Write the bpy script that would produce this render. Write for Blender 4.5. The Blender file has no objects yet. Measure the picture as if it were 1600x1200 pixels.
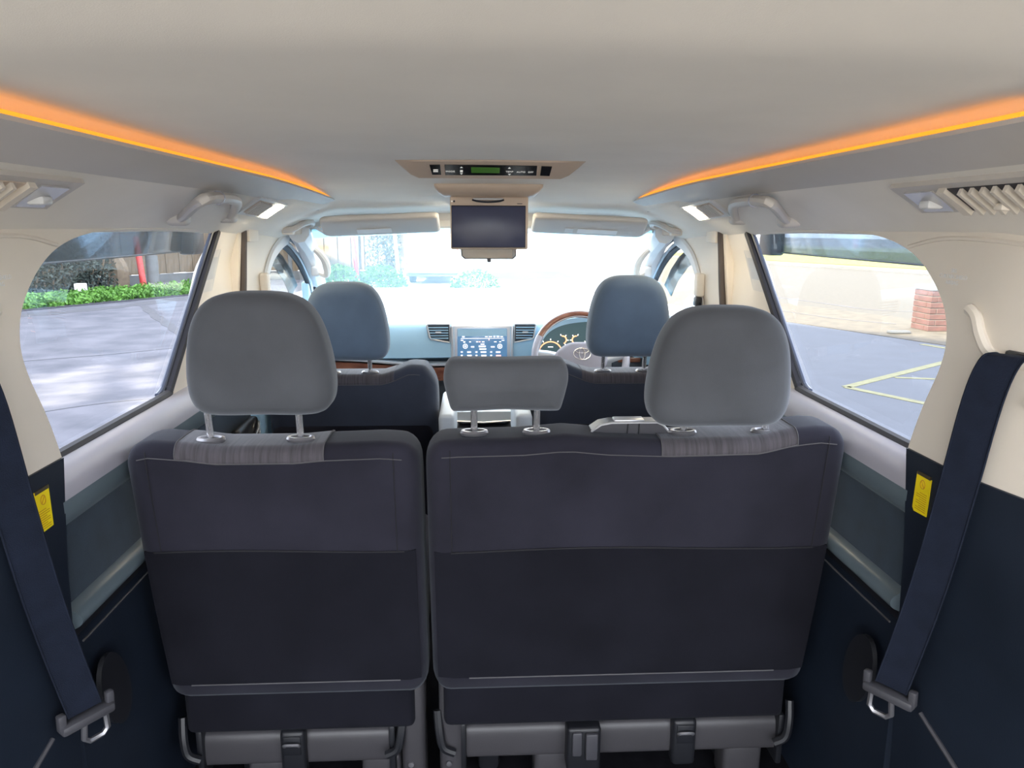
import bpy, bmesh, math, random
from mathutils import Vector, Matrix, geometry

random.seed(7)
SC = bpy.context.scene
COL = SC.collection
PI = math.pi

# ------------------------------------------------------------------ camera
# metres; x right, y forward along the car, z up, ground at z = 0
F_PX = 1150.0                       # focal length for a 1600 px wide frame
CAM = Vector((-0.0325, 0.0, 1.62))
VPX, VPY, ROLL = 740.8, 352.7, 0.00363
pit = math.atan((600 - VPY) / F_PX)
yaw = math.atan((800 - VPX) / F_PX * math.cos(pit))
FW = Vector((math.sin(yaw) * math.cos(pit), math.cos(yaw) * math.cos(pit), -math.sin(pit)))
R0 = Vector((math.cos(yaw), -math.sin(yaw), 0))
U0 = Vector((math.sin(yaw) * math.sin(pit), math.cos(yaw) * math.sin(pit), math.cos(pit)))
RT = R0 * math.cos(ROLL) + U0 * math.sin(ROLL)
UP = -R0 * math.sin(ROLL) + U0 * math.cos(ROLL)
cd = bpy.data.cameras.new('camera')
cd.sensor_fit = 'HORIZONTAL'; cd.sensor_width = 36.0; cd.lens = 36.0 * F_PX / 1600.0
cd.clip_start = 0.02; cd.clip_end = 500
cam = bpy.data.objects.new('camera', cd); COL.objects.link(cam)
mw = Matrix((RT, UP, -FW)).transposed().to_4x4(); mw.translation = CAM
cam.matrix_world = mw
SC.camera = cam

# ------------------------------------------------------------------ sky, sun, exposure
SUN_EL = math.radians(26)
SUN_DIR = Vector((0.8 * math.cos(SUN_EL), 0.6 * math.cos(SUN_EL), -math.sin(SUN_EL)))   # travel of the light
w = bpy.data.worlds.new('sky'); SC.world = w; w.use_nodes = True
nt = w.node_tree; nt.nodes.clear()
o_ = nt.nodes.new('ShaderNodeOutputWorld'); bg = nt.nodes.new('ShaderNodeBackground')
sky = nt.nodes.new('ShaderNodeTexSky'); sky.sky_type = 'HOSEK_WILKIE'
sky.sun_direction = (-SUN_DIR).normalized(); sky.turbidity = 4.0; sky.ground_albedo = 0.3
mx = nt.nodes.new('ShaderNodeMix'); mx.data_type = 'RGBA'; mx.inputs[0].default_value = 0.72
mx.inputs[7].default_value = (0.95, 0.98, 1.04, 1)           # thin bright cloud
nt.links.new(sky.outputs[0], mx.inputs[6]); nt.links.new(mx.outputs[2], bg.inputs[0])
bg.inputs[1].default_value = 4.0
nt.links.new(bg.outputs[0], o_.inputs[0])
sl = bpy.data.lights.new('sun', 'SUN'); sl.energy = 23.0; sl.angle = math.radians(0.5); sl.color = (1.0, 0.88, 0.66)
so = bpy.data.objects.new('sun', sl); COL.objects.link(so)
so.rotation_euler = SUN_DIR.to_track_quat('-Z', 'Y').to_euler(); so.location = (-30, -25, 25)
vs = SC.view_settings
vs.view_transform = 'Standard'; vs.look = 'None'; vs.gamma = 1.0; vs.use_curve_mapping = False
vs.exposure = 1.20

# ------------------------------------------------------------------ helpers
def ray(px, py):
    return FW + RT * ((px - 800) / F_PX) + UP * ((600 - py) / F_PX)
def at(px, py, X=None, Y=None, Z=None):
    """a point of the place on the plane x = X, y = Y or z = Z that the photograph shows at this pixel"""
    d = ray(px, py)
    t = (X - CAM.x) / d.x if X is not None else ((Y - CAM.y) / d.y if Y is not None else (Z - CAM.z) / d.z)
    return CAM + d * t
def lerp(a, b, t): return a + (b - a) * t
def sstep(a, b, x):
    t = max(0.0, min(1.0, (x - a) / (b - a))); return t * t * (3 - 2 * t)
def interp(tab, x):
    if x <= tab[0][0]: return tab[0][1]
    for (x0, y0), (x1, y1) in zip(tab, tab[1:]):
        if x <= x1: return y0 + (y1 - y0) * (x - x0) / (x1 - x0)
    return tab[-1][1]
def catmull(pts, n=6, closed=False):
    P = [Vector(p) for p in pts]; out = []; m = len(P)
    for i in range(m if closed else m - 1):
        p0 = P[(i - 1) % m] if closed or i > 0 else P[0]
        p1, p2 = P[i], P[(i + 1) % m]
        p3 = P[(i + 2) % m] if closed or i + 2 < m else P[-1]
        for k in range(n):
            t = k / n
            out.append(0.5 * ((2 * p1) + (p2 - p0) * t + (2 * p0 - 5 * p1 + 4 * p2 - p3) * t * t + (3 * p1 - p0 - 3 * p2 + p3) * t ** 3))
    if not closed: out.append(P[-1].copy())
    return out

class MB:
    """collects the shapes of ONE mesh"""
    def __init__(s): s.v = []; s.f = []
    def add(s, v, f):
        b = len(s.v); s.v += [Vector(p) for p in v]; s.f += [tuple(b + i for i in q) for q in f]; return s
    def box(s, lo, hi, M=None):
        (a, b, c), (d, e, g) = lo, hi
        v = [Vector(p) for p in ((a,b,c),(d,b,c),(d,e,c),(a,e,c),(a,b,g),(d,b,g),(d,e,g),(a,e,g))]
        if M is not None: v = [M @ p for p in v]
        return s.add(v, [(3,2,1,0),(4,5,6,7),(0,1,5,4),(1,2,6,5),(2,3,7,6),(3,0,4,7)])
    def rbox(s, lo, hi, r, seg=3, M=None):
        bm = bmesh.new(); bmesh.ops.create_cube(bm, size=1.0)
        c = [(lo[i] + hi[i]) / 2 for i in range(3)]; d = [abs(hi[i] - lo[i]) for i in range(3)]
        r = min(r, 0.49 * min(d))
        for q in bm.verts: q.co = Vector((c[0] + q.co.x * d[0], c[1] + q.co.y * d[1], c[2] + q.co.z * d[2]))
        bmesh.ops.bevel(bm, geom=list(bm.edges), offset=r, segments=seg, profile=0.5, affect='EDGES')
        bm.verts.index_update()
        v = [q.co.copy() for q in bm.verts]
        if M is not None: v = [M @ p for p in v]
        s.add(v, [tuple(x.index for x in q.verts) for q in bm.faces]); bm.free(); return s
    def loft(s, rings, closed=True, caps=True):
        n = len(rings[0]); v = [p for r in rings for p in r]; f = []
        for i in range(len(rings) - 1):
            for j in range(n if closed else n - 1):
                k = (j + 1) % n
                f.append((i * n + j, i * n + k, (i + 1) * n + k, (i + 1) * n + j))
        if caps and closed:
            f.append(tuple(range(n))[::-1]); f.append(tuple((len(rings) - 1) * n + j for j in range(n)))
        return s.add(v, f)
    def tube(s, pts, r, n=8, closed=False, flat=1.0, side=None):
        """r a number or a list; flat squeezes the section along 'side'"""
        P = [Vector(p) for p in pts]; m = len(P); rings = []
        ref = Vector(side) if side is not None else None
        prev = None
        for i in range(m):
            t = (P[(i + 1) % m] - P[i - 1]) if closed else (P[min(i + 1, m - 1)] - P[max(i - 1, 0)])
            t.normalize()
            if ref is not None: a = ref - t * ref.dot(t)
            elif prev is None: a = t.orthogonal()
            else: a = prev - t * prev.dot(t)
            a.normalize(); prev = a; b = t.cross(a)
            rr = r[i] if isinstance(r, (list, tuple)) else r
            rings.append([P[i] + a * (math.cos(2 * PI * k / n) * rr * flat) + b * (math.sin(2 * PI * k / n) * rr) for k in range(n)])
        if closed: rings.append(rings[0])
        return s.loft(rings, True, not closed)
    def lathe(s, prof, M, n=24):
        rings = [[M @ Vector((r * math.cos(2 * PI * k / n), r * math.sin(2 * PI * k / n), z)) for k in range(n)] for r, z in prof]
        return s.loft(rings)
    def prism(s, poly, fn, w0, w1):
        """2-D outline poly, fn(u, v, w) -> point, from w0 to w1"""
        n = len(poly)
        v = [fn(u, q, w0) for u, q in poly] + [fn(u, q, w1) for u, q in poly]
        f = [tuple(range(n))[::-1], tuple(range(n, 2 * n))] + [(i, (i + 1) % n, n + (i + 1) % n, n + i) for i in range(n)]
        return s.add(v, f)
    def pillow(s, outline, T, r, fn, crown=0.004, steps=5):
        """cushion: closed outline (u, v) with rounded edge r, thickness T, gently crowned; fn(u, v, w) -> point"""
        n = len(outline)
        cu = sum(p[0] for p in outline) / n; cv = sum(p[1] for p in outline) / n
        hu = max(abs(p[0] - cu) for p in outline); hv = max(abs(p[1] - cv) for p in outline)
        def ring(d, w):
            ku = (hu - d) / hu; kv = (hv - d) / hv
            return [fn(cu + (u - cu) * ku, cv + (v - cv) * kv, w) for u, v in outline]
        half = []
        for k in range(steps + 1):
            th = PI / 2 * k / steps
            half.append((r * (1 - math.cos(th)), T / 2 - r + r * math.sin(th)))
        m = min(hu, hv)
        for q in (0.45, 0.65, 0.8, 0.92):
            if m * q > r * 1.05: half.append((m * q, T / 2 + crown * math.sin((m * q - r) / (m - r) * PI / 2)))
        rings = [ring(d, -w) for d, w in half[::-1]] + [ring(d, w) for d, w in half]
        return s.loft(rings)
    def build(s, name, mat, parent=None, smooth=True, mirror=False, thr=38):
        v = [(-p.x, p.y, p.z) if mirror else (p.x, p.y, p.z) for p in s.v]
        f = [q[::-1] for q in s.f] if mirror else s.f
        me = bpy.data.meshes.new(name); me.from_pydata(v, [], f)
        bm = bmesh.new(); bm.from_mesh(me)
        bmesh.ops.recalc_face_normals(bm, faces=bm.faces)
        lim = math.radians(thr)
        for q in bm.faces: q.smooth = smooth
        for e in bm.edges:
            if len(e.link_faces) == 2 and e.calc_face_angle(0) > lim: e.smooth = False
        bm.to_mesh(me); bm.free()
        me.materials.append(mat)
        ob = bpy.data.objects.new(name, me); COL.objects.link(ob)
        if parent is not None: ob.parent = parent
        return ob

def tag(o, label=None, cat=None, group=None, kind=None):
    if label: o['label'] = label
    if cat: o['category'] = cat
    if group: o['group'] = group
    if kind: o['kind'] = kind
    return o
def empty(name, loc, label, cat, group=None):
    o = bpy.data.objects.new(name, None); COL.objects.link(o); o.empty_display_size = 0.05
    o.location = loc; tag(o, label, cat, group); return o
_roots = []
def thing(name, loc, label, cat, group=None):
    """Empty at the thing's base; its parts are built in world space and keep their place (see settle)"""
    o = empty(name, loc, label, cat, group); _roots.append(o); return o
def settle():
    bpy.context.view_layer.update()
    for o in _roots:
        inv = Matrix.Translation(o.location).inverted()
        for c in o.children: c.matrix_parent_inverse = inv
    bpy.context.view_layer.update()
def struct(o, label=None): return tag(o, label, None, None, 'structure')

def text(name, body, size, M, mat, parent=None, align='CENTER', depth=0.0002, sx=1.0):
    cu = bpy.data.curves.new(name, 'FONT'); cu.body = body; cu.size = size; cu.align_x = align; cu.align_y = 'CENTER'
    cu.extrude = depth; cu.resolution_u = 2
    tmp = bpy.data.objects.new('tmp_text', cu); COL.objects.link(tmp)
    dg = bpy.context.evaluated_depsgraph_get()
    me = bpy.data.meshes.new_from_object(tmp.evaluated_get(dg))
    bpy.data.objects.remove(tmp); bpy.data.curves.remove(cu)
    me.transform(M @ Matrix.Diagonal((sx, 1, 1, 1))); me.name = name
    me.materials.clear(); me.materials.append(mat)
    ob = bpy.data.objects.new(name, me); COL.objects.link(ob)
    if parent is not None: ob.parent = parent
    return ob
def frame(origin, xa, ya):
    """matrix whose x axis runs along xa, y axis along ya (made square), z out of the surface"""
    x = Vector(xa).normalized(); y = Vector(ya); y = (y - x * y.dot(x)).normalized(); z = x.cross(y)
    M = Matrix((x, y, z)).transposed().to_4x4(); M.translation = Vector(origin); return M

def sheet(outline, fn, step=0.03, rim=None):
    """curved panel: 2-D outline filled by a grid; fn(u, v) -> point; rim = offset vector for the turned-in edge"""
    us = [p[0] for p in outline]; vs_ = [p[1] for p in outline]
    pts = [Vector(p) for p in outline]
    # densify the outline
    den = []
    for a, b in zip(pts, pts[1:] + pts[:1]):
        k = max(1, int((b - a).length / step))
        den += [a.lerp(b, i / k) for i in range(k)]
    n = len(den); co = list(den)
    def inside(p):
        c = False; j = n - 1
        for i in range(n):
            a, b = den[i], den[j]
            if (a.y > p.y) != (b.y > p.y) and p.x < (b.x - a.x) * (p.y - a.y) / (b.y - a.y) + a.x: c = not c
            j = i
        return c
    def near(p):
        return any((p - q).length < step * 0.45 for q in den)
    u = min(us) + step / 2
    while u < max(us):
        v = min(vs_) + step / 2
        while v < max(vs_):
            p = Vector((u, v))
            if inside(p) and not near(p): co.append(p)
            v += step
        u += step
    V, _, Fc, _, _, _ = geometry.delaunay_2d_cdt(co, [], [list(range(n))], 1, 1e-6)
    m = MB(); m.add([fn(p.x, p.y) for p in V], [tuple(q) for q in Fc])
    if rim is not None:
        rv = Vector(rim); a = [fn(p.x, p.y) for p in den]; b = [p + rv for p in a]
        m.add(a + b, [(i, (i + 1) % n, n + (i + 1) % n, n + i) for i in range(n)])
    return m

# ------------------------------------------------------------------ materials
def mat(name, col, rough=0.6, metal=0.0, var=0.0, vscale=8.0, bump=0.0, bscale=200.0, sheen=0.0, spec=0.5,
        stretch=None, col2=None, emit=None, estr=0.0, coat=0.0):
    m = bpy.data.materials.new(name); m.use_nodes = True
    N = m.node_tree.nodes; L = m.node_tree.links; b = N['Principled BSDF']
    b.inputs['Roughness'].default_value = rough; b.inputs['Metallic'].default_value = metal
    b.inputs['Specular IOR Level'].default_value = spec
    b.inputs['Base Color'].default_value = (*col, 1)
    if coat: b.inputs['Coat Weight'].default_value = coat; b.inputs['Coat Roughness'].default_value = 0.08
    if sheen:
        b.inputs['Sheen Weight'].default_value = sheen; b.inputs['Sheen Roughness'].default_value = 0.45
        b.inputs['Sheen Tint'].default_value = (0.75, 0.82, 0.92, 1)
    if emit:
        b.inputs['Emission Color'].default_value = (*emit, 1); b.inputs['Emission Strength'].default_value = estr
    tc = N.new('ShaderNodeTexCoord'); src = tc.outputs['Object']
    if stretch:
        mp = N.new('ShaderNodeMapping'); mp.inputs['Scale'].default_value = stretch
        L.new(src, mp.inputs[0]); src = mp.outputs[0]
    if var > 0 or col2:
        nz = N.new('ShaderNodeTexNoise'); nz.inputs['Scale'].default_value = vscale; nz.inputs['Detail'].default_value = 5
        L.new(src, nz.inputs['Vector'])
        rp = N.new('ShaderNodeValToRGB')
        c2 = col2 if col2 else tuple(min(1, c * (1 + var)) for c in col)
        c1 = col if col2 else tuple(c * (1 - var) for c in col)
        rp.color_ramp.elements[0].position = 0.32; rp.color_ramp.elements[0].color = (*c1, 1)
        rp.color_ramp.elements[1].position = 0.68; rp.color_ramp.elements[1].color = (*c2, 1)
        L.new(nz.outputs['Fac'], rp.inputs[0]); L.new(rp.outputs[0], b.inputs['Base Color'])
    if bump > 0:
        n2 = N.new('ShaderNodeTexNoise'); n2.inputs['Scale'].default_value = bscale; n2.inputs['Detail'].default_value = 3
        L.new(src, n2.inputs['Vector'])
        bp = N.new('ShaderNodeBump'); bp.inputs['Strength'].default_value = bump; bp.inputs['Distance'].default_value = 0.002
        L.new(n2.outputs['Fac'], bp.inputs['Height']); L.new(bp.outputs[0], b.inputs['Normal'])
    return m
def glass(name, tint, refl=0.9, rough=0.0):
    m = bpy.data.materials.new(name); m.use_nodes = True
    N = m.node_tree.nodes; L = m.node_tree.links; N.clear()
    o = N.new('ShaderNodeOutputMaterial'); t = N.new('ShaderNodeBsdfTransparent'); g = N.new('ShaderNodeBsdfGlossy')
    fr = N.new('ShaderNodeFresnel'); mu = N.new('ShaderNodeMath'); mi = N.new('ShaderNodeMixShader')
    t.inputs[0].default_value = (*tint, 1); g.inputs['Roughness'].default_value = rough; g.inputs[0].default_value = (1, 1, 1, 1)
    fr.inputs[0].default_value = 1.45; mu.operation = 'MULTIPLY'; mu.inputs[1].default_value = refl
    L.new(fr.outputs[0], mu.inputs[0]); L.new(mu.outputs[0], mi.inputs[0]); L.new(t.outputs[0], mi.inputs[1]); L.new(g.outputs[0], mi.inputs[2])
    L.new(mi.outputs[0], o.inputs[0]); return m

M = dict(
    headliner=mat('headliner_fabric', (0.90, 0.85, 0.775), 0.95, var=0.03, vscale=5, bump=0.12, bscale=900, sheen=0.1),
    beige=mat('beige_plastic', (0.79, 0.725, 0.635), 0.55, var=0.02, vscale=6, bump=0.06, bscale=700, spec=0.35),
    beige_grey=mat('warm_grey_plastic', (0.60, 0.565, 0.53), 0.5, var=0.02, bump=0.04, bscale=600),
    tan=mat('tan_gloss_plastic', (0.62, 0.50, 0.40), 0.38, var=0.03),
    pale=mat('pale_grey_plastic', (0.72, 0.73, 0.74), 0.5, var=0.02),
    dark=mat('charcoal_plastic', (0.012, 0.018, 0.031), 0.5, var=0.1, vscale=12, bump=0.1, bscale=500, spec=0.3),
    black=mat('black_plastic', (0.012, 0.013, 0.017), 0.45, var=0.1),
    rubber=mat('rubber_seal', (0.025, 0.025, 0.034), 0.6),
    channel=mat('blue_grey_channel', (0.07, 0.085, 0.13), 0.4),
    brown_seal=mat('brown_door_seal', (0.075, 0.06, 0.055), 0.8, var=0.1, bump=0.2, bscale=400),
    sill=mat('sheen_sill_plastic', (0.42, 0.415, 0.48), 0.36, var=0.03, bump=0.04, bscale=700),  # grey lightened to carry the sky reflection on the sill roll
    teal=mat('slate_door_plastic', (0.13, 0.17, 0.20), 0.30, var=0.05, bump=0.05, bscale=600),
    card=mat('door_card_cloth', (0.018, 0.034, 0.055), 0.85, var=0.2, vscale=20, bump=0.2, bscale=900, sheen=0.2),
    seat=mat('dark_velour', (0.0205, 0.0200, 0.030), 0.9, var=0.2, vscale=7, bump=0.25, bscale=1100, sheen=0.12, spec=0.12),
    carpet_back=mat('shaded_felt', (0.0110, 0.0112, 0.0165), 0.95, var=0.15, vscale=9, bump=0.4, bscale=1400, sheen=0.03, spec=0.08),  # felt darkened to stand in for shade low on the seat backs
    rest=mat('grey_velour', (0.071, 0.076, 0.088), 0.9, var=0.12, vscale=9, bump=0.2, bscale=1100, sheen=0.3),
    front_seat=mat('front_velour_hazed', (0.030, 0.037, 0.058), 0.9, var=0.14, vscale=7, bump=0.25, bscale=1100, sheen=0.3),  # seat velour lightened and blued to imitate veiling haze from the windscreen
    front_rest_hazed=mat('front_grey_velour_hazed', (0.10, 0.145, 0.21), 0.9, var=0.1, vscale=9, bump=0.2, bscale=1100, sheen=0.35),  # headrest grey with the same veiling haze put into its colour
    insert=mat('ribbed_seat_cloth', (0.062, 0.056, 0.066), 0.9, var=0.28, vscale=10, stretch=(22, 1, 1), bump=0.4, bscale=60, sheen=0.3),
    seam=mat('seam_thread', (0.085, 0.083, 0.09), 0.9, var=0.1),
    seam_dark=mat('dark_seam', (0.012, 0.012, 0.016), 0.9),
    chrome=mat('chrome', (0.88, 0.88, 0.90), 0.22, 0.85, var=0.03),
    silver=mat('silver_plastic', (0.62, 0.63, 0.66), 0.32, 0.55, var=0.02),
    belt=mat('belt_webbing', (0.009, 0.013, 0.026), 0.8, var=0.15, vscale=30, bump=0.5, bscale=800, sheen=0.05, spec=0.15),
    buckle=mat('grey_buckle_plastic', (0.06, 0.06, 0.07), 0.4, var=0.1),
    label=mat('yellow_label', (0.98, 0.76, 0.008), 0.5, var=0.05, vscale=40),
    label_print=mat('label_print', (0.62, 0.33, 0.01), 0.6, var=0.05),
    label_dark=mat('label_header_print', (0.06, 0.045, 0.02), 0.6, var=0.05),
    orange=mat('amber_light_strip', (0.9, 0.4, 0.05), 0.5, emit=(1.0, 0.37, 0.015), estr=0.42),
    lamp=mat('lit_lamp_lens', (0.95, 0.95, 0.95), 0.4, emit=(1, 0.86, 0.62), estr=25.0),
    lens=mat('clear_lamp_lens', (0.55, 0.55, 0.56), 0.2, spec=0.8, var=0.03),
    panel_black=mat('gloss_black_panel', (0.012, 0.013, 0.016), 0.15, var=0.1),
    lcd=mat('green_display', (0.035, 0.10, 0.015), 0.25, emit=(0.06, 0.20, 0.02), estr=0.10),
    print_white=mat('white_print', (0.75, 0.75, 0.72), 0.6, emit=(1, 1, 0.95), estr=0.15),
    screen=mat('dark_screen', (0.055, 0.062, 0.115), 0.28, spec=0.4, var=0.04),
    nav=mat('lit_navigation_screen', (0.02, 0.04, 0.08), 0.15, emit=(0.10, 0.22, 0.38), estr=0.45),
    nav_print=mat('screen_text', (0.7, 0.7, 0.75), 0.5, emit=(0.95, 0.93, 1.0), estr=0.9),
    nav_red=mat('screen_text_red', (0.7, 0.3, 0.3), 0.5, emit=(0.95, 0.45, 0.4), estr=0.8),
    dash=mat('hazed_dashboard', (0.37, 0.59, 0.76), 0.6, var=0.03, bump=0.08, bscale=500),  # dark dash painted pale blue to imitate the windscreen's veiling glare
    dash_dark=mat('dark_dashboard', (0.05, 0.065, 0.085), 0.6, var=0.05, bump=0.08, bscale=500),
    wood=mat('wood_veneer', (0.16, 0.055, 0.035), 0.18, var=0.4, vscale=14, stretch=(1, 4, 4), coat=0.6, col2=(0.28, 0.12, 0.075)),
    gauge=mat('gauge_face', (0.03, 0.045, 0.05), 0.3, emit=(0.05, 0.09, 0.10), estr=0.5),
    gauge_lit=mat('gauge_lit_amber', (0.8, 0.35, 0.2), 0.5, emit=(1.0, 0.36, 0.16), estr=1.2),
    gauge_white=mat('gauge_lit_white', (0.8, 0.8, 0.8), 0.5, emit=(1.0, 0.95, 0.85), estr=1.1),
    wheel_grey=mat('steering_wheel_cover', (0.30, 0.29, 0.34), 0.5, var=0.03),
    mirror=mat('mirror_glass', (0.9, 0.9, 0.9), 0.02, 1.0),
    arm=mat('light_grey_vinyl', (0.66, 0.72, 0.78), 0.6, var=0.03, bump=0.05, bscale=400),
    carpet=mat('floor_carpet', (0.010, 0.010, 0.013), 0.95, spec=0.05, var=0.2, vscale=30, bump=0.5, bscale=900),
    cover=mat('grey_mechanism_cover', (0.05, 0.048, 0.054), 0.42, var=0.06, bump=0.08, bscale=500),
    tongue=mat('dull_metal', (0.35, 0.35, 0.38), 0.35, 0.8, var=0.1),
    glass=glass('clear_glass', (0.95, 0.96, 0.95), 0.12),
    privacy=glass('side_glass', (0.90, 0.92, 0.95), 0.07),
    smoke=glass('smoked_acrylic', (0.46, 0.50, 0.54), 0.6),
    teal_acrylic=glass('teal_acrylic', (0.16, 0.33, 0.38), 1.0),
    tint=glass('blue_tint_band', (0.45, 0.72, 0.92), 0.5),
    asphalt=mat('worn_asphalt', (0.030, 0.032, 0.047), 0.8, vscale=1.9, col2=(0.080, 0.079, 0.099), bump=0.5, bscale=45),  # base tinted blue to carry the sky hue of the shade
    bay=mat('bay_asphalt', (0.046, 0.052, 0.068), 0.85, var=0.07, vscale=3, bump=0.6, bscale=60),  # blue tint stands in for the cool hue of shade on the bay
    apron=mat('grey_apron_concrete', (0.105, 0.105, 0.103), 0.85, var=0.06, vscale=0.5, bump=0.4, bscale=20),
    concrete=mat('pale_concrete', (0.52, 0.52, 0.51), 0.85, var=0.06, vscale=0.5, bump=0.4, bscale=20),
    road=mat('gritty_road', (0.043, 0.038, 0.029), 0.9, var=0.28, vscale=11, bump=0.7, bscale=40),
    pavement=mat('sandy_pavement', (0.053, 0.044, 0.030), 0.9, var=0.28, vscale=5, bump=0.6, bscale=30),
    kerb=mat('kerb_stone', (0.055, 0.058, 0.062), 0.85, var=0.08, vscale=4),
    lawn=mat('bright_grass', (0.085, 0.095, 0.002), 0.9, col2=(0.11, 0.115, 0.004), vscale=6, bump=0.8, bscale=40),
    yellow=mat('yellow_road_paint', (0.13, 0.124, 0.06), 0.85, var=0.15, vscale=12),
    crack=mat('dark_crack_filler', (0.05, 0.05, 0.06), 0.9, var=0.2),
    brick=mat('red_brick', (0.052, 0.024, 0.021), 0.85, var=0.25, vscale=9, bump=0.4, bscale=60),
    mortar=mat('mortar', (0.07, 0.063, 0.056), 0.9, var=0.1),
    plank=mat('fence_timber', (0.105, 0.078, 0.050), 0.85, var=0.25, vscale=3, stretch=(6, 6, 0.6), bump=0.4, bscale=30),
    post=mat('concrete_post', (0.085, 0.09, 0.095), 0.85, var=0.1, vscale=6),
    red=mat('red_paint', (0.36, 0.022, 0.02), 0.5, var=0.06),
    white=mat('white_paint', (0.80, 0.80, 0.80), 0.4, var=0.02),
    van_base=mat('blue_grey_skirt', (0.085, 0.11, 0.15), 0.5, var=0.08),
    leaf=mat('weed_leaf', (0.05, 0.145, 0.012), 0.7, col2=(0.10, 0.25, 0.03), vscale=4),
    leaf_dark=mat('hedge_leaf', (0.018, 0.030, 0.025), 0.7, col2=(0.040, 0.056, 0.044), vscale=5),
    twig=mat('twig', (0.17, 0.13, 0.09), 0.9, var=0.2),
    wallb=mat('shade_wall_render', (0.42, 0.38, 0.34), 0.9, var=0.06),
    mirror_shell=mat('pearl_white_paint', (0.72, 0.76, 0.80), 0.25, var=0.02, coat=0.5),
)

# ================================================================== THE CABIN SHELL
PA = [(0, 1.745), (.25, 1.743), (.40, 1.738), (.47, 1.734), (.505, 1.700), (.56, 1.680), (.62, 1.654), (.66, 1.633), (.70, 1.606)]
PB = [(0, 1.745), (.25, 1.742), (.40, 1.732), (.47, 1.722), (.505, 1.712), (.56, 1.692), (.62, 1.660), (.66, 1.636), (.70, 1.606)]
def ceil_z(x, y):
    a = abs(x); k = sstep(2.25, 2.45, y); z = lerp(interp(PA, a), interp(PB, a), k)
    e = sstep(.3, .7, a)
    z -= (.075 * (1 - e) + .04 * e) * max(0, y - 1.6) ** 1.5
    z += .22 * (math.sqrt(max(0, .57 - y) ** 2 + .0004) - .02) * (1 - sstep(.40, .54, a))
    return z
def ceil_pt(x, y, off=0.0):
    """point on the headliner, moved 'off' metres into the cabin along the surface normal"""
    p = Vector((x, y, ceil_z(x, y)))
    if off:
        h = .004
        tx = Vector((2 * h, 0, ceil_z(x + h, y) - ceil_z(x - h, y))); ty = Vector((0, 2 * h, ceil_z(x, y + h) - ceil_z(x, y - h)))
        n = ty.cross(tx).normalized(); p += n * off
    return p
xs = sorted(set([round(-.70 + .02 * i, 4) for i in range(71)] + [s * v for s in (-1, 1) for v in (.47, .505, .4875)]))
ys = [-.25 + 2.94 * j / 98 for j in range(99)]
m = MB(); nx = len(xs)
low = [ceil_pt(x, y) for y in ys for x in xs]; top = [p + Vector((0, 0, .05)) for p in low]
fc = [(j * nx + i, j * nx + i + 1, (j + 1) * nx + i + 1, (j + 1) * nx + i) for j in range(len(ys) - 1) for i in range(nx - 1)]
m.add(low, fc); m.add(top, fc)
ceiling = struct(m.build('ceiling', M['headliner'], thr=60), 'pale beige cloth headliner over the whole cabin')

struct(MB().rbox((-.80, -.42, .30), (.80, -.30, .68), .03, 3).build('trim_8', M['dark']), 'unseen dark load sill at the tailgate, added to block ground bounce')  # unseen, added to keep ground bounce off the lower seat backs
# --- unseen raised tailgate, added to cut high sky light on the seats
tg_ = tag(bpy.data.objects.new('door_5', None), 'unseen raised tailgate over the rear opening, added to cut sky light', kind='structure'); COL.objects.link(tg_)
TG = frame((0, -.30, 1.83), (1, 0, 0), (0, -1.0, .26))
for lo_, hi_ in (((-.70, 0, -.03), (.70, .20, .03)), ((-.70, .62, -.03), (.70, 1.15, .03)), ((-.70, .2, -.03), (-.58, .62, .03)), ((.58, .2, -.03), (.70, .62, .03))):
    MB().rbox(lo_, hi_, .02, 3, TG).build('tailgate_panel', M['mirror_shell'], tg_)
MB().box((-.58, .2, -.003), (.58, .62, .003), TG).build('tailgate_glass', M['smoke'], tg_, smooth=False)
# --- floor and the bulkhead
struct(MB().box((-.80, -.3, .34), (.80, 3.4, .40)).build('floor', M['carpet'], smooth=False), 'dark carpeted cabin floor')
struct(MB().box((-.80, 3.4, .34), (.80, 3.44, 1.20)).build('wall_front', M['black'], smooth=False), 'dark bulkhead in front of the dashboard')

WIN = [(1.118, 1.255), (1.095, 1.34), (1.073, 1.409), (1.073, 1.457), (1.099, 1.506), (1.158, 1.555), (1.233, 1.588), (1.33, 1.606), (1.45, 1.611)]
WINS = [tuple(p) for p in catmull([(a, b, 0) for a, b in WIN], 5)]
WINS = [(p[0], p[1]) for p in WINS]
def wall_x(y, z):
    x = lerp(.668, .690, sstep(1.26, 1.60, z)) + lerp(.028, 0, sstep(1.10, 1.30, 1.10 + max(0, 1.30 - y))) * (1 - sstep(1.5, 1.62, z)) * sstep(1.05, 1.35, y)
    x += .30 * max(0, 1.0 - y) ** 1.25
    return x
def low_x(y, z):
    return .664 + .30 * max(0, 1.0 - y) ** 1.25 - .02 * math.exp(-((z - 1.12) / .10) ** 2) * sstep(1.0, .80, y) + .012 * sstep(1.1, .7, z)
door_label = {-1: 'left', 1: 'right'}
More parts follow.
